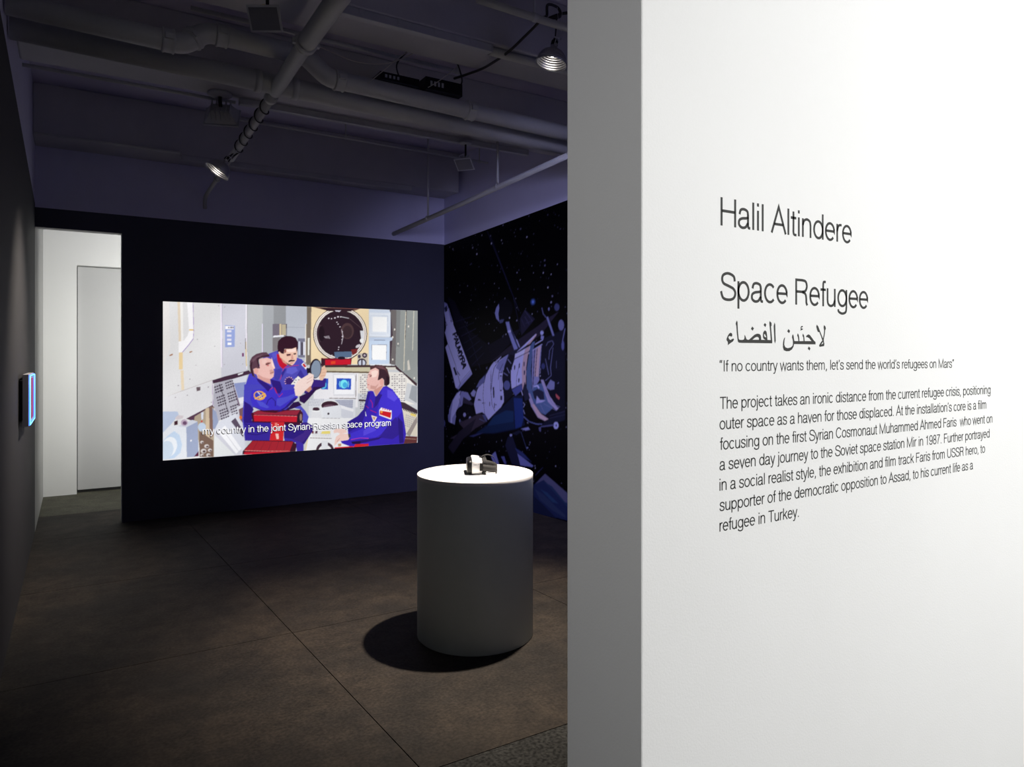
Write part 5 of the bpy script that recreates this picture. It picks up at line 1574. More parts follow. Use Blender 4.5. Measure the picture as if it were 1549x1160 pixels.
def ribbon(mesh, pts, wd, place, z0, z1):
    """a stroke of width wd along pts (letter plane), as a thin closed strip"""
    P = [Vector((a, b)) for a, b in pts]
    P = [p for i, p in enumerate(P) if i == 0 or (p - P[i - 1]).length > 1e-6]
    closed = len(P) > 3 and (P[0] - P[-1]).length < 1e-4
    L_, R_ = [], []
    n = len(P)
    for i in range(n):
        a = P[i - 1] if i else (P[-2] if closed else None)
        c = P[i + 1] if i < n - 1 else (P[1] if closed else None)
        d1 = (P[i] - a).normalized() if a is not None else None
        d2 = (c - P[i]).normalized() if c is not None else None
        d1 = d1 or d2; d2 = d2 or d1
        t = (d1 + d2)
        t = t.normalized() if t.length > .2 else d1
        nrm = Vector((-t.y, t.x))
        k = max(.38, nrm.dot(Vector((-d1.y, d1.x))))
        o = nrm * (wd / 2 / k)
        L_.append(P[i] + o); R_.append(P[i] - o)
    vs = [place(p.x, p.y, z) for z in (z1, z0) for side in (L_, R_) for p in side]
    fs = []
    for i in range(n - 1):
        fs.append((i, n + i, n + i + 1, i + 1))
        fs.append((i, i + 1, 2 * n + i + 1, 2 * n + i))
        fs.append((n + i + 1, n + i, 3 * n + i, 3 * n + i + 1))
    if not closed:
        fs.append((0, 2 * n, 3 * n, n)); fs.append((n - 1, 2 * n - 1, 4 * n - 1, 3 * n - 1))
    mesh.add(vs, fs)


def lay_text(s, x0, x1, base, cap, stroke, place, each=None, track=0.0):
    """fit a line of text between x0 and x1; each(letter mesh) is called for every letter, or all go in one mesh"""
    first, last = G[s[0]], G[s[-1]]
    lo = min(p[0] for st in first[1] for p in st) - stroke / 2
    hi = last[0] - max(p[0] for st in last[1] for p in st) - stroke / 2
    total = text_width(s) - lo - hi
    kx = (x1 - x0) / (total * cap)
    pen = -lo
    out = Mesh()
    for ch in s:
        adv, strokes = G[ch]
        m = Mesh() if each else out
        for st in strokes:
            pts = [(x0 + (pen + a) * cap * kx, base + b * cap) for a, b in st]
            ribbon(m, pts, stroke * cap, place, 0, 1)
        if each and strokes: each(m)
        pen += adv
    return out


plain = lambda s: s.replace('\u201c', '<').replace('\u201d', '>').replace('\u2019', "'")
wall_place = lambda x, z, t: (x, 1.1 - .0004 * t - .00005, z)


def wall_lettering():
    heads = [t for t in WALL_TEXT if t[0] == 'heading_line']
    for (k, s, xl, xr, zb, ch), lab in zip(heads, ('large charcoal vinyl name on the white wall, topmost line of the text', 'large charcoal vinyl title on the white wall, second line below the name')):
        t = thing('vinyl_heading', (0, 0, 0), lab, 'lettering')
        lay_text(plain(s), xl, xr, zb, ch, .098, wall_place, lambda m: m.build('letter', vinyl, t))
    q = [t for t in WALL_TEXT if t[0] == 'quote_line'][0]
    t = thing('vinyl_quotation', (0, 0, 0), 'charcoal vinyl quotation in small letters just below the Arabic line on the white wall', 'lettering')
    lay_text(plain(q[1]), q[2], q[3], q[4], q[5], .100, wall_place).build('text_line', vinyl, t)['kind'] = 'stuff'
    t = thing('vinyl_paragraph', (0, 0, 0), 'seven-line charcoal vinyl paragraph lowest on the white wall', 'lettering')
    for k, s, xl, xr, zb, ch in [t_ for t_ in WALL_TEXT if t_[0] == 'text_line']:
        lay_text(plain(s), xl, xr, zb, ch, .100, wall_place).build('text_line', vinyl, t)['kind'] = 'stuff'
    # Arabic line: filled outlines
    t = thing('vinyl_arabic_title', (0, 0, 0), 'bold charcoal Arabic vinyl line between the title and the quotation on the white wall', 'lettering')
    for n, loops in ARABIC:
        c = D.curves.new('glyph', 'CURVE'); c.dimensions = '2D'; c.fill_mode = 'BOTH'; c.extrude = .0002
        for lp in loops:
            sp = c.splines.new('POLY'); sp.points.add(len(lp) - 1)
            for i, (x, z) in enumerate(lp): sp.points[i].co = (x, z, 0, 1)
            sp.use_cyclic_u = True
        co = D.objects.new('glyph', c); COL.objects.link(co)
        me = D.meshes.new_from_object(co)
        D.objects.remove(co)
        me.transform(Matrix.Translation((0, 1.1 - .00028, 0)) @ Matrix.Rotation(PI / 2, 4, 'X'))
        me.materials.clear(); me.materials.append(vinyl)
        o = D.objects.new({'word': 'letter_group', 'dot': 'dot', 'hamza': 'hamza', 'alif': 'letter'}[n], me)
        put(o, t)


wall_lettering()


# ------------------------------------------------------------------ flat pictures: coloured shapes rasterised into the colours of a fine grid
def paint(picture, w, h, step, base, ss=2):
    nx, nz = int(round(w / step)) + 1, int(round(h / step)) + 1
    W_, H_ = nx * ss, nz * ss
    img = np.empty((H_, W_, 3)); img[:] = srgb(base)
    gx = (np.arange(W_) + .5) / ss * step - step / 2
    gz = (np.arange(H_) + .5) / ss * step - step / 2
    for row in picture:
        p = np.array(row[3:], dtype=float).reshape(-1, 2) / 500
        fill(img, gx, gz, p, srgb(row[:3]))
    return img, nx, nz, ss, gx, gz


def fill(img, gx, gz, p, col, alpha=1.0):
    i0, i1 = np.searchsorted(gx, [p[:, 0].min(), p[:, 0].max()])
    j0, j1 = np.searchsorted(gz, [p[:, 1].min(), p[:, 1].max()])
    if i1 <= i0 or j1 <= j0: return
    X, Z = np.meshgrid(gx[i0:i1], gz[j0:j1])
    inside = np.zeros(X.shape, bool)
    n = len(p)
    for k in range(n):
        xa, za = p[k]; xb, zb = p[(k + 1) % n]
        if za == zb: continue
        cross = ((za > Z) != (zb > Z)) & (X < (xb - xa) * (Z - za) / (zb - za) + xa)
        inside ^= cross
    sub = img[j0:j1, i0:i1]
    sub[inside] = sub[inside] * (1 - alpha) + np.asarray(col) * alpha


def picture_sheet(name, img, nx, nz, ss, step, place, mat, parent=None, smooth_noise=0):
    for ax in (0, 1):                      # soften the hard edges a little
        img = (np.roll(img, 1, ax) + 2 * img + np.roll(img, -1, ax)) / 4
    c = img.reshape(nz, ss, nx, ss, 3).mean(axis=(1, 3))
    if smooth_noise:                       # slow drift of tone across the print
        u, v = np.meshgrid(np.linspace(0, 1, nx), np.linspace(0, 1, nz))
        c = c * (1 + .05 * np.sin(7 * u + 3 * v) * np.cos(5 * v - 2 * u) + .04 * np.sin(19 * u - 11 * v))[..., None]
    if smooth_noise:
        rng = np.random.default_rng(3)
        c = c * (1 + rng.normal(0, smooth_noise, (nz, nx, 1)))
    co = np.empty((nz, nx, 3))
    for j in range(nz):
        a = Vector(place(0, j * step)); b = Vector(place((nx - 1) * step, j * step))
        t = np.linspace(0, 1, nx)[:, None]
        co[j] = np.array(a)[None] * (1 - t) + np.array(b)[None] * t
    me = D.meshes.new(name)
    me.vertices.add(nx * nz)
    me.vertices.foreach_set('co', co.reshape(-1))
    idx = np.arange(nx * nz).reshape(nz, nx)
    quads = np.stack([idx[:-1, :-1], idx[:-1, 1:], idx[1:, 1:], idx[1:, :-1]], -1).reshape(-1, 4)
    me.loops.add(quads.size); me.polygons.add(len(quads))
    me.loops.foreach_set('vertex_index', quads.reshape(-1))
    me.polygons.foreach_set('loop_start', np.arange(0, quads.size, 4))
    me.update(calc_edges=True)
    at = me.color_attributes.new('print', 'FLOAT_COLOR', 'POINT')
    rgba = np.ones((nx * nz, 4)); rgba[:, :3] = np.clip(c.reshape(-1, 3), 0, 1)
    at.data.foreach_set('color', rgba.reshape(-1))
    me.materials.append(mat)
    o = D.objects.new(name, me)
    return put(o, parent)


def attr_material(name, emit=0.0, rough=.5, gain=1.0, tint=(1, 1, 1)):
    m = D.materials.new(name); m.use_nodes = True
    nt = m.node_tree; b = nt.nodes['Principled BSDF']
    a = nt.nodes.new('ShaderNodeAttribute'); a.attribute_name = 'print'
    b.inputs['Roughness'].default_value = rough
    b.inputs['Specular IOR Level'].default_value = .06
    if emit:
        b.inputs['Base Color'].default_value = (.02, .02, .02, 1)
        nt.links.new(a.outputs['Color'], b.inputs['Emission Color'])
        b.inputs['Emission Strength'].default_value = emit
    else:
        x = nt.nodes.new('ShaderNodeMix'); x.data_type = 'RGBA'; x.blend_type = 'MULTIPLY'
        x.inputs[0].default_value = 1; x.inputs[7].default_value = (*[gain * t for t in tint], 1)
        nt.links.new(a.outputs['Color'], x.inputs[6]); nt.links.new(x.outputs[2], b.inputs['Base Color'])
    return m


# projected film still on the back wall
SX, SZ, SW, SH_ = .68, .535, 2.554, 1.470
sc = thing('projection_screen', (SX, BACK, SZ), 'large bright film picture of three men in blue flight suits, on the dark back wall', 'screen')
Mesh().box(0, SW, -.012, 0, 0, SH_).build('screen_board', black_plastic, sc)
img, nx, nz, ss, gx, gz = paint(SCREEN_PICTURE, SW, SH_, .005, (200, 202, 206))
picture_sheet('picture', img, nx, nz, ss, .005, lambda s, z: (s * SW / ((nx - 1) * .005), -.0135, z * SH_ / ((nz - 1) * .005)), attr_material('film_picture', emit=1.0), sc, .02)
sub_white = glow('subtitle_white', (.93, .93, .95), .95)
sub_shadow = material('subtitle_shadow', (.03, .03, .04), .8)
sub_text = 'my country in the joint Syrian-Russian space program'
for nm, m_, dx, dz, dy in (('subtitle_shadow', sub_shadow, -.005, -.007, -.0145), ('subtitle', sub_white, 0, 0, -.0165)):
    lay_text(sub_text, 1.0184 - SX + dx, 2.9155 - SX + dx, .7568 - SZ + dz, .066, .115,
             lambda x, z, t: (x, dy - .0006 * t, z - (x - .34) * .0080)).build(nm, m_, sc)['kind'] = 'stuff'

# printed wallpaper on the right-hand wall of the dark room
ML, MH = 2.72, 3.0
img, nx, nz, ss, gx, gz = paint(MURAL_PICTURE, ML, MH, .008, (4, 4, 6))
o_, e_, t_ = [np.array(p) for p in MURAL_LETTERING]
word = 'PALMYRA'
tot = text_width(word)
for k, ch in enumerate(word):
    pen = text_width(word[:k])
    for st in G[ch][1]:
        for (a, b), (c, d) in zip(st, st[1:]):
            p = o_ + (e_ - o_) * (pen + a) / tot + (t_ - o_) * b
            q_ = o_ + (e_ - o_) * (pen + c) / tot + (t_ - o_) * d
            v = q_ - p
            L = np.hypot(*v) or 1
            nrm = np.array((-v[1], v[0])) / L * .011
            fill(img, gx, gz, np.array([p + nrm, q_ + nrm, q_ - nrm, p - nrm]), srgb((24, 22, 40)))
rng = random.Random(11)
dark_only = lambda x, z: img[min(img.shape[0] - 1, int((z + .004) / .008 * ss)), min(img.shape[1] - 1, int((x + .004) / .008 * ss))].sum() < .02
for k in range(620):
    x, z = rng.uniform(0, ML - .01), rng.uniform(.1, MH - .05)
    if not dark_only(x, z): continue
    r = .003 + .008 * rng.random() ** 6
    g = rng.choice((70, 100, 140, 210))
    fill(img, gx, gz, np.array([(x + r * 1.25 * math.cos(a), z + r * math.sin(a)) for a in np.linspace(0, 2 * PI, 9)[:-1]]), srgb((g, g, min(255, g + 25))))
for rr, al in ((.034, .12), (.024, .25), (.015, .5), (.009, .9)):   # the one bright blue star
    fill(img, gx, gz, np.array([(1.60 + rr * 1.2 * math.cos(a), 2.02 + rr * math.sin(a)) for a in np.linspace(0, 2 * PI, 17)[:-1]]), srgb((110, 150, 240)), al)
# trim the rows above the sloping top edge: rows follow the edge
mural_mat = attr_material('space_print', rough=.45, gain=1.0, tint=(.92, .92, 1.0))
mu = thing('space_mural', (0, 0, 0), 'dark wall-high photo print of a space station among stars, beside the film picture', 'mural')
rows = nz


def mural_place(s, z):
    return mural_point(s, z, .003)


sheet = picture_sheet('printed_sheet', img, nx, nz, ss, .008, mural_place, mural_mat, mu)
# cut the sheet along the sloping top edge
bm = bmesh.new(); bm.from_mesh(sheet.data)
p0 = mural_point(0, top_of_print(0), .003); p1 = mural_point(ML, top_of_print(ML), .003)
nrm = (p1 - p0).cross(INTO).normalized()
if nrm.z < 0: nrm = -nrm
bmesh.ops.bisect_plane(bm, geom=bm.verts[:] + bm.edges[:] + bm.faces[:], plane_co=p0, plane_no=nrm, clear_outer=True)
bm.to_mesh(sheet.data); bm.free()
# the print runs on as black sky towards the entrance
sky_print = material('black_sky_print', (.002, .002, .003), .45)
m = Mesh()
a, b = ML, LEN - .02
m.add([mural_point(a, 0, .003), mural_point(b, 0, .003), mural_point(b, top_of_print(b), .003), mural_point(a, top_of_print(a), .003),
       mural_point(a, 0, .0005), mural_point(b, 0, .0005), mural_point(b, top_of_print(b), .0005), mural_point(a, top_of_print(a), .0005)],
      [(0, 1, 2, 3), (4, 7, 6, 5), (0, 4, 5, 1), (3, 2, 6, 7), (1, 5, 6, 2)])
m.build('printed_sheet', sky_print, mu)

# ------------------------------------------------------------------ plinth and headset
PX, PYY, PH, PR = 1.843, 3.363, .868, .313
pl = thing('display_plinth', (PX, PYY, 0), 'white cylindrical plinth standing on the concrete floor', 'plinth')
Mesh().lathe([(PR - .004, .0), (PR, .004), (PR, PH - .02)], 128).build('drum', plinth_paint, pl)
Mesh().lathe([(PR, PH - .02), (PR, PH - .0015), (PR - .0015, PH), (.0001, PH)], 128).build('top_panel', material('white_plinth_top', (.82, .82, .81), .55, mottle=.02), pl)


def loft(mesh, sections, n=28, mi=0, caps=True):
    """sections: (x, half width y, half height z, centre z, exponent)"""
    vs = []
    for x, hw, hh, zc, ex in sections:
        for i in range(n):
            a = 2 * PI * i / n
            c, s = math.cos(a), math.sin(a)
            vs.append((x, math.copysign(abs(c) ** (2 / ex), c) * hw, zc + math.copysign(abs(s) ** (2 / ex), s) * hh))
    fs = []
    for k in range(len(sections) - 1):
        for i in range(n):
            j = (i + 1) % n
            fs.append((k * n + i, k * n + j, (k + 1) * n + j, (k + 1) * n + i))
    base = len(mesh.v)
    mesh.add(vs, fs, mi, True)
    if caps:
        mesh.f.append([base + i for i in range(n)][::-1]); mesh.m.append(mi); mesh.s.append(False)
        mesh.f.append([base + len(vs) - n + i for i in range(n)]); mesh.m.append(mi); mesh.s.append(False)


view = -math.atan2(.5255, .8508)
hs = thing('virtual_reality_headset', (1.872, 3.352, PH), 'small black and white virtual reality headset lying on the plinth top', 'headset', rot=(0, 0, view + .10))
m = Mesh(); loft(m, [(-.078, .080, .030, .040, 5), (-.074, .088, .036, .040, 5), (-.052, .092, .040, .041, 5)]); m.build('front_cover', black_plastic, hs)
m = Mesh(); loft(m, [(-.053, .093, .041, .042, 5), (-.046, .095, .043, .044, 5), (-.018, .094, .042, .043, 4.5), (.002, .088, .038, .042, 4)]); m.build('housing', white_plastic, hs)
m = Mesh(); loft(m, [(.002, .084, .036, .044, 4), (.016, .088, .039, .046, 3.5), (.026, .090, .036, .046, 3.2)], caps=False)
loft(m, [(.026, .090, .036, .046, 3.2), (.027, .078, .026, .046, 3), (.010, .066, .020, .046, 3)]); m.build('face_cushion', black_foam, hs)
for sy in (-1, 1):
    m = Mesh(); m.lathe([(.0001, .0), (.017, .002), (.019, .008), (.021, .008)], 20, Matrix.Translation((.008, sy * .03, .046)) @ Matrix.Rotation(PI / 2, 4, 'Y')); m.build('lens', glass_dark, hs)


def strap(path, ztop, zbot, th=.004):
    m = Mesh(); n = len(path)
    vs = []
    for i, (x, y) in enumerate(path):
        a = path[max(i - 1, 0)]; b = path[min(i + 1, n - 1)]
        t = Vector((b[0] - a[0], b[1] - a[1])).normalized(); o = Vector((-t.y, t.x)) * th / 2
        k = i / (n - 1)
        zt_, zb_ = ztop(k), zbot(k)
        vs += [(x + o.x, y + o.y, zb_), (x + o.x, y + o.y, zt_), (x - o.x, y - o.y, zt_), (x - o.x, y - o.y, zb_)]
    fs = []
    for i in range(n - 1):
        for e in range(4):
            g_ = (e + 1) % 4
            fs.append((i * 4 + e, i * 4 + g_, (i + 1) * 4 + g_, (i + 1) * 4 + e))
    fs += [(0, 3, 2, 1), ((n - 1) * 4, (n - 1) * 4 + 1, (n - 1) * 4 + 2, (n - 1) * 4 + 3)]
    return m.add(vs, fs, 0, True)


path = [(v.x, v.y) for v in spline([(-.010, -.097, 0), (.02, -.097, 0), (.055, -.085, 0), (.080, -.055, 0), (.086, 0, 0), (.080, .055, 0), (.055, .085, 0), (.02, .097, 0), (-.010, .097, 0)], 6)]
sag = lambda k: math.sin(k * PI) ** 1.4
strap(path, lambda k: .060 - .018 * sag(k), lambda k: .026 - .019 * sag(k)).build('side_strap', strap_cloth, hs)
arc_pts = spline([(.0, 0, .085), (.02, 0, .095), (.045, 0, .096), (.070, 0, .080), (.086, 0, .036)], 6)
vs = []
for p in arc_pts:
    vs += [(p.x, -.013, p.z), (p.x, .013, p.z), (p.x, .013, p.z - .004), (p.x, -.013, p.z - .004)]
fs = []
for i in range(len(arc_pts) - 1):
    for e in range(4):
        g_ = (e + 1) % 4
        fs.append((i * 4 + e, i * 4 + g_, (i + 1) * 4 + g_, (i + 1) * 4 + e))
fs += [(0, 3, 2, 1), (len(vs) - 4, len(vs) - 3, len(vs) - 2, len(vs) - 1)]
Mesh().add(vs, fs, 0, True).build('top_strap', black_foam, hs)
Mesh().box(-.010, .012, -.016, .016, .080, .0885).build('strap_buckle', black_plastic, hs, bevel=.002)
Mesh().box(-.012, .006, -.1015, -.0945, .024, .064).build('strap_hinge', black_plastic, hs, bevel=.002)
# chin pads visible under the strap
m = Mesh(); m.tube(spline([(.0, -.075, .012), (.018, -.07, .018), (.032, -.05, .030)], 5), .008, 8); m.build('cushion_edge', black_foam, hs)
# print on the side of the housing
small = lambda x, z, t: (x, -.0952 - .0004 * t, z)
lay_text('Gear VR', -.044, -.014, .053, .0075, .12, small).build('logo_print', print_grey, hs)

# ------------------------------------------------------------------ clamp lamps
def clamp_lamp(name, loc, target, label, flip=1):
    t = thing(name, loc, label, 'lamp', 'clamp lamps under the ceiling')
    dirn = (Vector(target) - Vector(loc)).normalized()
    R_ = dirn.to_track_quat('-Z', 'Y').to_matrix().to_4x4()
    t.rotation_euler = R_.to_euler()
    prof = []
    N = 44
    for i in range(N + 1):
        k = i / N
        r = .020 + (.084 - .020) * math.sin(k * PI / 2) ** .9
        z = -.078 * (1 - math.cos(k * PI / 2)) ** .95
        rib = .0012 * math.sin(k * 2 * PI * 9)
        prof.append((r + rib, z + .078))
    prof += [(.0865, .001), (.0895, .0), (.0895, -.002), (.0865, -.002)]
    m = Mesh().lathe(prof, 48)
    re_ = m.build('reflector', silver, t)
    so = re_.modifiers.new('thickness', 'SOLIDIFY'); so.thickness = .0012; so.offset = 1
    Mesh().lathe([(.0205, .076), (.0205, .104), (.018, .108)], 24).build('socket_collar', silver, t)
    Mesh().lathe([(.0001, .150), (.010, .149), (.013, .138), (.019, .132), (.021, .108), (.0195, .100)], 24).build('socket', black_plastic, t)
    m = Mesh().lathe([(.0001, .040)] + [(.022 * math.sin(a), .062 - .022 * math.cos(a)) for a in np.linspace(.3, 2.2, 9)] + [(.014, .088), (.013, .1)], 24)
    m.build('bulb', bulb_glow, t)
    # spring clamp: two wire jaws with a wing nut
    c = Mesh()
    for s in (-1, 1):
        c.tube(spline([(-.028, .010 * s, .10), (-.045, .010 * s, .12), (-.048, .013 * s, .165), (-.040, .013 * s, .205)], 5), .0018, 8)
    c.tube([(-.045, -.02, .13), (-.045, .02, .13)], .004, 10)
    c.tube([(-.022, 0, .102), (-.03, 0, .102)], .008, 10)
    c.build('clamp', chrome, t)
    return t, R_


la, Ra = clamp_lamp('clamp_lamp', LAMP_A, AIM_A, 'silver clamp lamp shining at the left wall, below the cord-wrapped pipe')
lb, Rb = clamp_lamp('clamp_lamp', LAMP_B, AIM_B, 'silver clamp lamp hanging top centre beside the white text wall, aimed at the plinth')
for nm, P, Tt, pw, cone in (('left_lamp_beam', LAMP_A, AIM_A, POWER_A, 76), ('plinth_lamp_beam', LAMP_B, AIM_B, POWER_B, 60)):
    d = (Tt - P).normalized()
    spot_light(nm, P + d * .012, Tt, pw, cone, 1.0, .030, WARM)


def cable(name, pts, r, mat, label, cat='cord', n=8, parent=None, group=None):
    o = Mesh().tube(spline(pts, n), r, 8).build(name, mat, parent)
    if not parent: tag(o, label, cat, group)
    return o


def local(o, p, R_):
    """point in the lamp's own frame"""
    return (Matrix.Translation(o.location) @ R_) @ Vector(p)


# ------------------------------------------------------------------ pipes
def ring(m, c, axis, r, w, n=24):
    """a coupling: raised band with two lips round a pipe"""
    R_ = Vector(axis).to_track_quat('Z', 'Y').to_matrix().to_4x4()
    m.lathe([(r, -w / 2 - .004), (r * 1.16, -w / 2), (r * 1.20, -w / 2 + .006), (r * 1.12, -w / 2 + .012), (r * 1.12, w / 2 - .012), (r * 1.20, w / 2 - .006), (r * 1.16, w / 2), (r, w / 2 + .004)], n, Matrix.Translation(c) @ R_)
    mt = Matrix.Translation(c) @ R_
    for s in (-1, 1):
        m.box(s * r * 1.05 - .012 * s, s * r * 1.42, -.014, .014, -w * .32, w * .32, 0, mt)
    return m


def pipe_thing(name, pts, r, label, mat=pipe_paint, rings=(), cat='pipe', n=20, clips=()):
    t = thing(name, pts[0], label, cat)
    off = -Vector(pts[0])
    P = [Vector(p) + off for p in pts]
    Mesh().tube(P, r, n).build('pipe_run', mat, t)
    for c, ax, w_ in rings:
        rr = r[0] if isinstance(r, (list, tuple)) else r
        ring(Mesh(), Vector(c) + off, ax, rr, w_).build('coupling', mat, t)
    for c in clips:
        c = Vector(c) + off
        m = Mesh().tube([c, c + Vector((0, 0, SLAB + off.z - c.z))], .006, 8)
        m.lathe([((r if not isinstance(r, (list, tuple)) else r[0]) + .004, -.012), ((r if not isinstance(r, (list, tuple)) else r[0]) + .004, .012)], 16,
                Matrix.Translation(c) @ (P[-1] - P[0]).normalized().to_track_quat('Z', 'Y').to_matrix().to_4x4())
        m.build('hanger', mat, t)
    return t


# front large pipe with a raised middle stretch
PYA, RA = 4.20, .055
up = lambda x: 3.205 - .022 * x
p1 = [(-.29, PYA, up(-.3)), (.42, PYA, up(.42))]
jog = spline([(.42, PYA, up(.42)), (.50, PYA, up(.5) + .010), (.60, PYA, up(.6) + .085), (.68, PYA, up(.68) + .098)], 5)
mid = [(1.10, PYA, up(1.1) + .098)]
jog2 = spline([(1.10, PYA, up(1.1) + .098), (1.17, PYA, up(1.17) + .086), (1.28, PYA, up(1.28) + .010), (1.36, PYA, up(1.36))], 5)
p_all = p1[:1] + [tuple(v) for v in jog] + [tuple(v) for v in jog2] + [(3.85, PYA, up(3.85))]
pipe_thing('drain_pipe', p_all, RA, 'fat white pipe under the ceiling with two bends and bolted couplings, nearer of the pair', rings=[
    ((.42, PYA, up(.42)), (1, 0, 0), .06), ((.545, PYA, up(.55) + .045), (.7, 0, .7), .03), ((.69, PYA, up(.69) + .098), (1, 0, 0), .06),
    ((1.10, PYA, up(1.1) + .098), (1, 0, 0), .05), ((1.36, PYA, up(1.36)), (1, 0, 0), .06), ((2.26, PYA, up(2.26)), (1, 0, 0), .06)])
# rear large pipe
PYB, RB = 4.43, .060
zb_ = lambda x: 3.18 - .020 * x
pb = pipe_thing('drain_pipe', [(-.29, PYB, zb_(-.3)), (3.82, PYB, zb_(3.82))], RB, 'fat straight white pipe under the ceiling, farther of the pair', rings=[])
for x in (.93, 1.15):
    Mesh().lathe([(RB, -.02), (RB * 1.14, -.016), (RB * 1.14, .016), (RB, .02)], 24, Matrix.Translation(Vector((x + .29, 0, zb_(x) - zb_(-.3)))) @ Matrix.Rotation(PI / 2, 4, 'Y')).build('collar', pipe_paint, pb)
# pipe running towards the back wall
XC = 1.04
zc = lambda y: 3.17 - .016 * (y - 3.24) - .012 * max(0, y - 5)
pr = [(XC, 2.66, 3.175), (XC, 3.77, 3.165), (XC, 3.772, 3.165), (XC, 4.46, 3.13)]
cr = pipe_thing('cross_pipe', pr, [.050, .050, .042, .042], 'white pipe running overhead to the back wall, wrapped with black cord', rings=[((XC, 3.77, 3.165), (0, 1, 0), .04)])
o0 = Vector(pr[0])
Mesh().tube([Vector(p) - o0 for p in ((XC, 4.44, 3.128), (XC, 5.9, 3.06))], .030, 16).build('thin_run', pipe_paint, cr)
Mesh().tube([Vector(p) - o0 for p in ((XC, 5.9, 3.06), (XC, 7.1, 3.02), (XC, 7.20, 3.01), (XC, 7.235, 2.97), (XC, 7.235, 2.90))], .018, 12).build('thin_run', pipe_paint, cr)
Mesh().lathe([(.030, -.03), (.040, -.025), (.040, .025), (.030, .03)], 20, Matrix.Translation(Vector((XC, 4.56, 3.122)) - o0) @ Matrix.Rotation(PI / 2, 4, 'X')).build('collar', pipe_paint, cr)
Mesh().lathe([(.018, -.02), (.026, -.016), (.026, .016), (.018, .02)], 16, Matrix.Translation(Vector((XC, 6.55, 3.037)) - o0) @ Matrix.Rotation(PI / 2, 4, 'X')).build('collar', pipe_paint, cr)
# right-hand pipe above the mural
ppr = [(2.95, 7.24, 2.835), (2.95, 5.6, 2.87), (2.95, 2.66, 2.955)]
rp = pipe_thing('sprinkler_pipe', ppr, .022, 'slender white pipe sloping overhead towards the corner beside the mural')
for y in (6.35, 5.0):
    z = 2.835 + (7.24 - y) * .026
    m = Mesh().tube([Vector((2.95, y, z)) - Vector(ppr[0]), Vector((2.95, y, SLAB if y > 6 else HEAD + .0)) - Vector(ppr[0])], .010, 10)
    m.lathe([(.023, -.014), (.027, -.01), (.027, .01), (.023, .014)], 16, Matrix.Translation(Vector((2.95, y, z)) - Vector(ppr[0])) @ Matrix.Rotation(PI / 2, 4, 'X'))
    m.build('hanger', pipe_paint, rp)
pipe_thing('conduit', [(.56, 4.42, 3.50), (2.30, 4.42, 3.50)], .014, 'thin dark pipe ending above the two black boxes', clips=[(1.25, 4.42, 3.5), (2.28, 4.42, 3.5)])
pipe_thing('conduit', [(1.05, 6.3, 3.505), (3.60, 6.3, 3.485)], .010, 'thin pipe hung between the last beam and the back wall', clips=[(1.07, 6.3, 3.505), (2.1, 6.3, 3.50), (3.5, 6.3, 3.486)])
pipe_thing('conduit', [(1.75, 3.17, 3.33), (3.9, 3.17, 3.29)], .020, 'thin pipe overhead nearest the hanging clamp lamp', clips=[(2.1, 3.17, 3.324), (3.2, 3.17, 3.303)])
pipe_thing('conduit', [(-.29, 5.40, 3.335), (.98, 5.40, 3.335)], .012, 'thin conduit along the far beam from the left wall', n=10)
pipe_thing('conduit', [(-.29, 6.86, 3.30), (.78, 6.86, 3.30)], .012, 'thin conduit on the beam at the back wall', n=10)


def channel(x0, x1, y, z, label):
    t = thing('track_channel', (x0, y, z), label, 'ceiling track')
    L = x1 - x0
    Mesh().box(0, L, -.022, .022, -.045, 0).build('channel_body', grey_paint, t, bevel=.003)
    Mesh().box(-.006, 0, -.024, .024, -.047, .0).build('end_cap', grey_paint, t)
    Mesh().box(L, L + .006, -.024, .024, -.047, .0).build('end_cap', grey_paint, t)
    for k in np.linspace(.15, .85, 4):
        Mesh().box(L * k - .012, L * k + .012, -.026, .026, -.030, .0).build('clip', grey_paint, t)
    return t


channel(1.0, 3.45, 5.335, HEAD, 'long grey track channel under the far beam, right of the cross pipe')
channel(.80, 3.0, 6.90, 3.29, 'long grey track channel under the beam at the back wall')
channel(1.15, 2.10, 3.645, HEAD, 'short grey track channel under the beam above the black boxes')
pipe_thing('conduit', [(2.10, 3.66, 3.325), (3.9, 3.66, 3.325)], .026, 'thick conduit continuing right of the short track channel', n=14)


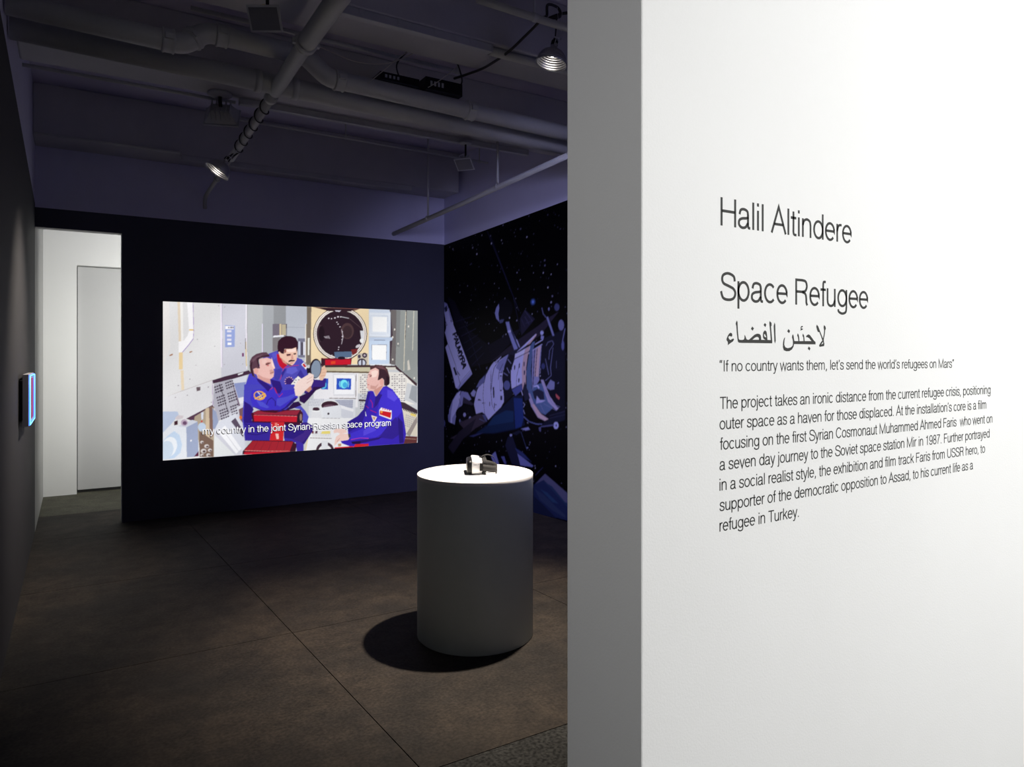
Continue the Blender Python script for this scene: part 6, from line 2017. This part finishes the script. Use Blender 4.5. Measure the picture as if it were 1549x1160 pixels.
# ------------------------------------------------------------------ flood lights (unlit)
def flood_light(loc, yaw, tilt, label, scale=1.0, sticker=False, drop=0.0):
    t = thing('flood_light', loc, label, 'flood light', 'unlit flood lights on the ceiling')
    t.rotation_euler = (0, 0, yaw)
    t.scale = (scale,) * 3
    Mesh().lathe([(.0001, .0), (.062, 0), (.064, -.010), (.050, -.020), (.0001, -.022)], 28).build('canopy', grey_paint, t)
    Mesh().tube([(0, 0, -.018), (0, 0, -.05 - drop), (0, .012, -.07 - drop)], .010, 10).build('arm', black_plastic, t)
    R_ = Matrix.Translation((0, .01, -.075 - drop)) @ Matrix.Rotation(tilt, 4, 'X')
    m = Mesh()
    top, bot = (.05, .03), (.085, .065)
    vs = [R_ @ Vector(p) for p in ((-top[0], -top[1], 0), (top[0], -top[1], 0), (top[0], top[1], 0), (-top[0], top[1], 0),
                                   (-bot[0], -bot[1], -.06), (bot[0], -bot[1], -.06), (bot[0], bot[1], -.06), (-bot[0], bot[1], -.06))]
    m.add(vs, [(0, 1, 2, 3), (4, 7, 6, 5), (0, 4, 5, 1), (1, 5, 6, 2), (2, 6, 7, 3), (3, 7, 4, 0)])
    h = m.build('housing', grey_paint, t, bevel=.004)
    for k in range(5):
        x = -.048 + k * .024
        Mesh().box(x - .002, x + .002, -.056, .056, -.045, .006, 0, R_).build('cooling_fin', grey_paint, h)
    Mesh().box(-bot[0] - .006, bot[0] + .006, -bot[1] - .006, bot[1] + .006, -.070, -.060, 0, R_).build('bezel', grey_paint, t, bevel=.002)
    Mesh().box(-bot[0] + .006, bot[0] - .006, -bot[1] + .006, bot[1] - .006, -.0725, -.070, 0, R_).build('glass', glass_dark, t)
    if sticker:
        Mesh().box(-.014, .000, -.0655, -.060, -.045, -.012, 0, R_).build('sticker', yellow_label, t)
    return t


flood_light((.86, 5.30, HEAD), -.35, .95, 'unlit grey flood light under the far beam, above the left clamp lamp', 1.3)
flood_light((.83, 3.72, HEAD), -.55, -.95, 'unlit grey flood light with a yellow sticker near the top of the cross pipe', .9, True, .05)
flood_light((2.80, 5.28, HEAD - .045), -.9, -.7, 'small unlit flood light on the track, near the right-hand hangers', .85, False, .10)
flood_light((2.90, 3.80, HEAD), -.8, .6, 'unlit flood light beside the text wall, right end of the pipes', .95)

# ------------------------------------------------------------------ black boxes and their cables
def media_box(name, loc, size, label):
    t = thing(name, loc, label, 'equipment box')
    w_, d_, h_ = size
    Mesh().box(0, w_, 0, d_, 0, h_).build('case', black_plastic, t, bevel=.004)
    for k in range(4):
        Mesh().box(w_ * (.12 + .1 * k), w_ * (.12 + .1 * k) + .014, -.004, 0, h_ * .35, h_ * .7).build('connector', grey_paint, t)
    for k in (0, 1):
        Mesh().box(w_ * (.1 + .7 * k), w_ * (.1 + .7 * k) + .03, .06, .09, -.008, 0).build('foot', black_rubber, t)
    return t


BZ = 3.245
media_box('media_player', (1.63, 4.22, BZ), (.27, .30, .055), 'flat black box on the fat pipes, left one of two')
media_box('projector', (1.935, 4.20, BZ - .006), (.27, .30, .085), 'black box on the fat pipes, right one of two')
cable('power_cord', [(1.80, 4.30, BZ + .058), (1.77, 4.28, 3.40), (1.86, 4.16, 3.50), (1.95, 4.05, 3.55), (2.02, 4.02, 3.60)], .005, black_rubber, 'short black cord rising from the left black box')
cable('power_cord', [(2.05, 4.02, 3.42), (2.12, 4.08, 3.36), (2.20, 4.20, 3.34), (2.19, 4.24, 3.30)], .005, black_rubber, 'short black cord rising from the right black box')
cable('white_cable', [(1.52, 4.14, 3.17), (1.62, 4.15, 3.27), (1.76, 4.10, 3.40), (1.95, 4.03, 3.50)], .003, cream_cable, 'thin pale cable looping left of the flat black box')
cable('white_cable', [(1.08, 4.14, 3.36), (1.25, 4.08, 3.29), (1.45, 4.10, 3.27), (1.68, 4.12, 3.33), (1.92, 4.03, 3.48)], .003, cream_cable, 'thin pale cable slung along the nearer fat pipe')
cable('white_cable', [(1.95, 4.2, 3.25), (2.02, 4.14, 3.30), (2.14, 4.08, 3.42), (2.16, 4.02, 3.52)], .003, cream_cable, 'thin pale cable between the two black boxes')

# extension cord from the boxes to the hanging lamp
top_b = local(lb, (0, 0, .150), Rb)
k1 = Vector((2.27, 3.30, 3.43))
cable('extension_cord', [(2.12, 4.16, 3.33), (2.17, 4.05, 3.335), (2.18, 3.85, 3.31), (2.20, 3.62, 3.32), (2.22, 3.45, 3.36), (2.24, 3.30, 3.405), k1,
                         (2.25, 3.26, 3.47), (2.32, 3.26, 3.47), (2.34, 3.27, 3.43), (2.28, 3.29, 3.415), (2.36, 3.20, 3.43), (2.60, 3.1, 3.45)], .008, black_rubber,
      'long black extension cord swagging from the black boxes to the hanging clamp lamp')
lc = cable('lamp_cord', [top_b - Vector((0, 0, .004)), top_b + Vector((.004, 0, .05)), top_b + Vector((0, -.01, .10)), top_b + Vector((.02, -.02, .13)), top_b + Vector((.10, -.06, .14))], .005, black_rubber, 'black cord rising from the clamp lamp beside the text wall')
# wire that hangs the lamp
hw = Mesh()
cl = local(lb, (-.045, 0, .20), Rb)
for s in (-1, 1):
    hw.tube([cl + Vector((.006 * s, 0, -.02)), cl + Vector((.018 * s, 0, .10))], .0012, 6)
tag(hw.build('hanging_wire', chrome), 'pair of thin wires holding the hanging clamp lamp', 'wire')

# cord wound round the cross pipe down to the left lamp
top_a = local(la, (0, 0, .150), Ra)
pts = []
for i in range(0, 6 * 16 + 1):
    a = i / 16 * 2 * PI
    y = 4.62 + i / (6 * 16) * 1.02
    pts.append((XC + .036 * math.cos(a), y, 3.118 - (y - 4.6) * .047 + .036 * math.sin(a)))
pts += [(XC - .02, 5.66, 3.02), (XC - .05, 5.60, 2.98), tuple(top_a + Vector((.03, .05, .03))), tuple(top_a - Vector((0, 0, .004)))]
o = Mesh().tube(pts[:-4], .0045, 6, cap=True).tube(spline(pts[-5:], 6), .006, 8).build('lamp_cord', black_rubber)
tag(o, 'black cord coiled round the overhead pipe down to the left clamp lamp', 'cord')

# ------------------------------------------------------------------ light box on the left wall
bx = thing('neon_light_box', (LEFT, 5.24, 1.067), 'thin wall-mounted display box edged with blue neon on the left wall', 'light box')
W_, H_ = .57, .32
Mesh().box(0, .018, .05, W_ - .05, .04, H_ - .04).build('wall_mount', black_plastic, bx)
Mesh().box(.020, .052, 0, W_, 0, H_).build('frame', frame_grey, bx, bevel=.002)
Mesh().box(.0520, .0532, .03, W_ - .03, .03, H_ - .03).build('picture_panel', panel_pink, bx)
rr = .005
tube = Mesh()
yy0, yy1, zz0, zz1 = .010, W_ - .012, .010, H_ - .010
loop = [(.054, yy0, zz0), (.054, yy1, zz0), (.054, yy1, zz1), (.054, yy0, zz1), (.054, yy0, zz0)]
for a, b in zip(loop, loop[1:]): tube.tube([a, b], rr, 10)
tube.build('neon_tube', neon_blue, bx)
tube = Mesh()
for a, b in zip(loop, loop[1:]): tube.tube([(p[0] + .0045, p[1], p[2]) for p in (a, b)], .0028, 8)
tube.build('neon_core', neon_core, bx)
